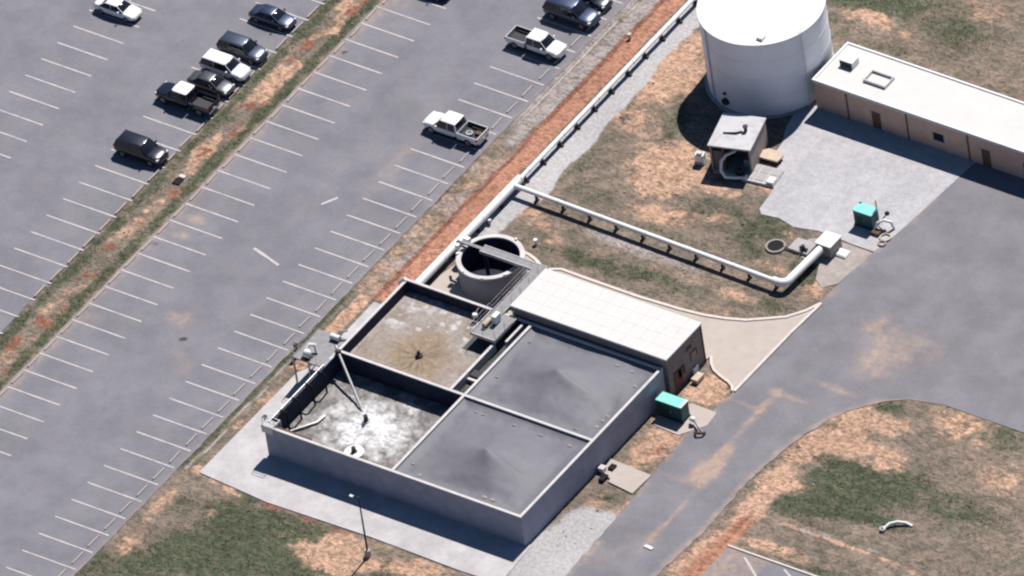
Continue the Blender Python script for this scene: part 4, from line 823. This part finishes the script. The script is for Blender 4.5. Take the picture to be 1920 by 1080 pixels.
# debris and odd bits
x_, y_ = at(1676, 987)
q = empty('culvert_pipe', (x_, y_, 0), 0, 'white bent culvert pipe end lying in green grass at the right', 'pipe')
MB().tube([(-.6, -.9, .15), (-.35, -.1, .3), (.2, .4, .33), (.9, .75, .2), (1.6, .8, .0)], .15, 10).build('pipe_end', M['white'], q, smooth=True)
MB().ring(-.62, -.95, .2, .3, .02, .3, 16).build('collar', M['coping'], q)
x_, y_ = at(1216, 1027)
dd = MB().prism([(-.5, -.15), (.45, -.22), (.55, .12), (-.35, .2)], 0, .12).build('debris_board', M['white'], bevel=.02); dd.location = (x_, y_, .02); tag(dd, 'small white board lying alone on the grey road', 'debris')
x_, y_ = at(334, 340)
q = empty('drain_inlet', (x_, y_, 0), 0, 'black drain opening with a pale lid in the grassy median', 'drain')
MB().box(-.42, .42, -.5, .42, -.05, .1).build('opening', M['hole'], q, bevel=.03); MB().box(-.3, .4, .46, .9, -.05, .2).build('lid', M['coping'], q, bevel=.03)
# stones and clods scattered on the bare soil
random.seed(3)
mb = MB(); cnt = 0
while cnt < 380:
    x = random.uniform(9, 60); y = random.uniform(-70, 18)
    if not ((9.5 < x < 24 and -13 < y < 18) or (9 < x < 38 and -21 < y < -16) or (x > 51.5 and y < -24 and y > -60) or (8 < x < 40 and y < -64) or (37.8 < x < 41.5 and -56 < y < -38)): continue
    r = random.uniform(.03, .09) * (1.5 if random.random() < .06 else 1)
    mb.blob((x, y, r * .3), r * random.uniform(.8, 1.4), r, r * .6, 6, 4, .2); cnt += 1
for k in range(90):
    x = random.uniform(-25.8, -22.2); y = random.uniform(-45, 14); r = random.uniform(.04, .11); mb.blob((x, y, r * .3), r * 1.2, r, r * .6, 6, 4, .2)
tag(mb.build('loose_stones', mat('stone', (.40, .29, .22), var=.25, scale=2), smooth=True), 'small stones and clods scattered over the bare soil', 'stones', kind='stuff')
# low weeds
mb = MB(); cnt = 0
while cnt < 5000:
    x = random.uniform(-26.3, 84); y = random.uniform(-84, 30)
    if x < -22 : pass
    elif x < 9.3 and y > -63.5: continue
    elif (7 < x < 43 and -63.3 < y < -22.4): continue
    elif (24 < x < 44 and -6.8 < y < 15.5) or roadL(y) - .3 < x < roadR(y) + .3: continue
    elif x > 42 and y > -22: continue
    elif (x - 19.3) ** 2 + (y - 11.1) ** 2 < 44: continue
    elif x < 1 or (x > 54.4 and y < -48.6): continue
    if 21.5 < x < 30 and -4.5 < y < 3: continue
    v = masks(x, y)
    if v[0] * (1 + .8 * fb(x, y, .8, 2)) < v[1] * .8 + .25 + random.uniform(0, .5): continue
    cnt += 1; h_ = random.uniform(.02, .07); r = random.uniform(.04, .11)
    for k in range(3):
        a = random.uniform(0, 6.28); b = a + random.uniform(.8, 2)
        mb.add([(x, y, -.03), (x + r * math.cos(a), y + r * math.sin(a), h_ * random.uniform(.5, 1)), (x + r * math.cos(b), y + r * math.sin(b), h_)], [(0, 1, 2)])
M['weed'] = mat('weeds', (.075, .085, .052), rough=.9, col2=(.12, .115, .075), scale=1.3)
tag(mb.build('grass_tufts', M['weed'], recalc=False), 'short grass and weeds growing over the green patches', 'grass', kind='stuff')

# ------------------------------------------------------------------ vehicles
def paint(name, c, metal=.3, rough=.32): return mat(name, c, rough=rough, spec=.5, metal=metal, coat=.8)
PW = paint('paint_white', (.78, .78, .79), 0); PS = paint('paint_silver', (.42, .43, .46), .6, .3); PN = paint('paint_navy', (.035, .05, .10), .4, .3); PK = paint('paint_black', (.012, .015, .028), .2, .25)
PD = paint('paint_slate', (.06, .075, .11), .5, .3); PG = paint('paint_grey', (.10, .10, .11), .5, .3)
def sec(x, w_, zb, zt, cr=.03):
    pts = [(w_ * .88, zb), (w_ * .98, zb + .1), (w_, zb + (zt - zb) * .5), (w_ * .975, zt - .12), (w_ * .90, zt - .02), (w_ * .5, zt + cr * .8), (0, zt + cr)]
    return [(x, y, z) for y, z in pts] + [(x, -y, z) for y, z in reversed(pts[:-1])]
def vehicle(kind, x, y, nose, body_m, label, roof_m=None, liner=None, scale=1.0):
    q = empty({'sedan': 'parked_car', 'suv': 'parked_suv', 'pickup': 'pickup_truck', 'van': 'parked_van'}[kind], (x, y, .021), 0 if nose > 0 else math.pi, label, {'sedan': 'car', 'suv': 'car', 'pickup': 'pickup truck', 'van': 'van'}[kind])
    q.scale = (scale,) * 3; roof_m = roof_m or body_m
    if kind == 'sedan':
        st = [(-2.40, .70, .45, .80), (-2.34, .84, .32, .93), (-2.0, .90, .25, 1.02), (-1.4, .92, .22, 1.0), (-.2, .92, .21, .94), (.95, .92, .22, .95), (1.5, .91, .24, .90), (2.05, .87, .28, .80), (2.33, .76, .34, .68), (2.40, .60, .40, .60)]
        gb = (-1.70, 1.12, .84, .96); gt = (-.95, .32, .60, 1.43); wr, wf, R0 = -1.45, 1.45, .33; hl, tl = (2.22, .66, .66), (-2.33, .66, .82); Wd = .92; mx = .75
    elif kind == 'suv':
        st = [(-2.40, .80, .45, .95), (-2.36, .90, .34, 1.05), (-2.0, .94, .28, 1.08), (-.2, .95, .26, 1.05), (1.0, .95, .26, 1.06), (1.6, .94, .28, 1.02), (2.1, .90, .32, .93), (2.36, .80, .38, .80), (2.43, .65, .45, .70)]
        gb = (-2.32, 1.22, .89, 1.04); gt = (-2.0, .50, .68, 1.70); wr, wf, R0 = -1.45, 1.48, .37; hl, tl = (2.25, .70, .78), (-2.37, .76, 1.0); Wd = .95; mx = .85
    elif kind == 'pickup':
        st = [(-.78, .96, .45, 1.10), (-.4, .97, .40, 1.12), (1.1, .97, .40, 1.12), (1.7, .965, .42, 1.12), (2.5, .94, .45, 1.06), (2.85, .88, .48, .98), (2.95, .75, .52, .88)]
        gb = (-.72, 1.62, .90, 1.10); gt = (-.55, .95, .70, 1.82); wr, wf, R0 = -1.95, 1.95, .42; hl, tl = (2.80, .74, .88), (-2.93, .88, .98); Wd = .97; mx = 1.25
    bd = MB(); bd.loft([sec(*s_) for s_ in st]); b_ = bd.build('body', body_m, q, smooth=True)
    sm = b_.modifiers.new('s', 'SUBSURF'); sm.levels = sm.render_levels = 1
    # glasshouse and roof skin
    (a0, a1, wb, zb), (c0, c1, wt, zt) = gb, gt
    mb = MB(); zm = zb + (zt - zb) * .55
    def rg(x0_, x1_, w_, z_): return [(x0_, -w_ * .93, z_), (x0_ + .12, -w_, z_), (x1_ - .15, -w_, z_), (x1_, -w_ * .85, z_), (x1_ + .06, 0, z_), (x1_, w_ * .85, z_), (x1_ - .15, w_, z_), (x0_ + .12, w_, z_), (x0_, w_ * .93, z_)]
    mb.loft([rg(a0, a1, wb, zb - .06), rg(a0 + (c0 - a0) * .55, a1 + (c1 - a1) * .55, wb + (wt - wb) * .5, zm), rg(c0, c1, wt + .02, zt - .05)])
    mb.build('windows', M['glass'], q, smooth=True)
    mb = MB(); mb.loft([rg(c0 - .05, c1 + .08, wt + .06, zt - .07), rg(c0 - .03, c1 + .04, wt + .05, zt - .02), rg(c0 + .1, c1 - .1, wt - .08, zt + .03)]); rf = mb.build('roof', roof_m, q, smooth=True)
    mb = MB()
    for s_ in (-1, 1):
        mb.tube([(a1 + .02, s_ * wb * .90, zb), (c1, s_ * wt * .98, zt - .03)], .045, 6); mb.tube([(a0 + .03, s_ * wb * .95, zb), (c0, s_ * wt * 1.0, zt - .03)], .07 if kind != 'sedan' else .05, 6)
        xb = (c0 + c1) / 2; mb.tube([(xb, s_ * (wb + .005), zb), (xb, s_ * (wt + .03), zt - .03)], .035, 6)
    mb.each('pillar', body_m, q)
    if kind == 'pickup':
        m2_ = MB(); h_ = 1.16
        for s_ in (-1, 1):
            ya, yb = (s_ * .97, s_ * .86) if s_ < 0 else (.86, .97)
            m2_.box(-2.88, -.79, min(ya, yb), max(ya, yb), .52, h_)
        m2_.box(-2.95, -2.86, -.93, .93, .55, h_ - .02); m2_.box(-.86, -.79, -.86, .86, .6, h_)
        m2_.build('cargo_bed', body_m, q, bevel=.04)
        MB().box(-2.86, -.86, -.86, .86, .62, .70).build('bed_floor', liner or M['dark'], q)
        for s_ in (-1, 1):
            mb = MB(); mb.box(-2.86, -.86, min(s_ * .84, s_ * .86), max(s_ * .84, s_ * .86), .7, h_ - .05); mb.box(-2.6, -1.4, min(s_ * .62, s_ * .838), max(s_ * .62, s_ * .838), .701, .88); mb.build('bed_liner', liner or M['dark'], q)
    for xw in (wr, wf):
        for s_ in (-1, 1):
            mb = MB(); mb.cyl((xw, s_ * (Wd - .22), R0), (xw, s_ * (Wd + .012), R0), R0, 20); wv = mb.build('wheel', M['tyre'], q, bevel=.02)
            mb = MB(); mb.cyl((xw, s_ * (Wd - .05), R0), (xw, s_ * (Wd + .02), R0), R0 * .62, 14); mb.build('rim', M['rim'], wv)
    for s_ in (-1, 1):
        mb = MB(); mb.box(hl[0] - .18, hl[0] + .05, s_ * hl[1] - .16, s_ * hl[1] + .16, hl[2] - .07, hl[2] + .08); mb.build('headlight', M['lampglass'], q, bevel=.03)
        mb = MB(); mb.box(tl[0] - .035, tl[0] + .12, s_ * tl[1] - .12, s_ * tl[1] + .10, tl[2] - .12, tl[2] + .1); mb.build('taillight', M['redlens'], q, bevel=.02)
        mb = MB(); mb.box(mx - .08, mx + .1, s_ * (Wd + .10) - .11, s_ * (Wd + .10) + .11, zb + .02, zb + .18); mb.build('mirror', body_m, q, bevel=.03)
    fx = st[-1][0]; rx = -2.95 if kind == 'pickup' else st[0][0]
    MB().box(fx - .06, fx + .05, -.6, .6, .36, .55).build('front_bumper', M['dark'] if body_m is not PW else M['galv'], q, bevel=.03)
    MB().box(rx - .06, rx + .06, -.75, .75, .36, .56).build('rear_bumper', M['galv'] if kind == 'pickup' else body_m, q, bevel=.03)
    MB().box(rx - .09, rx - .05, -.16, .16, .6, .74).build('licence_plate', M['plate'], q)
    # dark sill / underside
    MB().box(wr + R0, wf - R0, -Wd * .9, Wd * .9, .2, .35).build('underbody', M['dark'], q)
    return q
vehicle('pickup', -3.55, -9.9, -1, PW, 'white pickup truck alone in its row, cluttered open bed towards the dirt verge', scale=1.12)
sp_ = empty('spare_tyre', (-1.75, -10.05, .806), 0, 'grey spare tyre lying in the open bed of the white pickup', 'tyre')
MB().ring(0, 0, .2, .38, 0, .22, 20).build('tyre', M['galv'], sp_, bevel=.04); MB().cyl((0, 0, .03), (0, 0, .1), .2, 14).build('rim', M['rim'], sp_)
tb = MB().box(-.35, .35, -.25, .25, 0, .28).build('toolbox', M['brown'], bevel=.03); tb.location = (-.85, -9.7, .806); tag(tb, 'dark brown toolbox in the open bed of the white pickup', 'toolbox')
vehicle('pickup', -3.6, 4.3, 1, PW, 'white pickup truck with an empty dark bed, hood pointing at the dirt verge', scale=1.05)
vehicle('suv', -3.1, 9.7, 1, PN, 'dark navy suv at the top of the frame, right of the white pickups', scale=1.18)
vehicle('sedan', -3.0, 12.4, 1, PK, 'black car partly out of frame behind the dark navy suv')
vehicle('sedan', -18.1, 6.8, 1, PN, 'dark car cut off by the top edge in the row right of the median')
vehicle('sedan', -29.5, -3.75, 1, PN, 'navy sedan parked alone at the upper end of the row left of the median')
vehicle('suv', -29.3, -9.2, 1, PD, 'slate blue suv parked above the white suv beside the median', scale=1.05)
vehicle('suv', -29.25, -12.2, 1, PW, 'white suv with a dark roof vent between two dark vehicles by the median', scale=1.05)
vehicle('sedan', -29.2, -14.75, 1, PG, 'dark grey sedan squeezed between the white suv and the black pickup')
vehicle('pickup', -30.0, -17.8, -1, PK, 'black pickup truck, glare painted white on cab roof, dark open bed beside the median', roof_m=PW, liner=M['dark'], scale=1.1)  # sky glare on the dark cab roof painted in as white
vehicle('suv', -29.5, -26.2, 1, PK, 'black suv at the left edge, lowest car of the row by the median', scale=1.12)
vehicle('sedan', -44.1, -9.4, 1, PW, 'white car at the upper left corner across the aisle', scale=1.02)
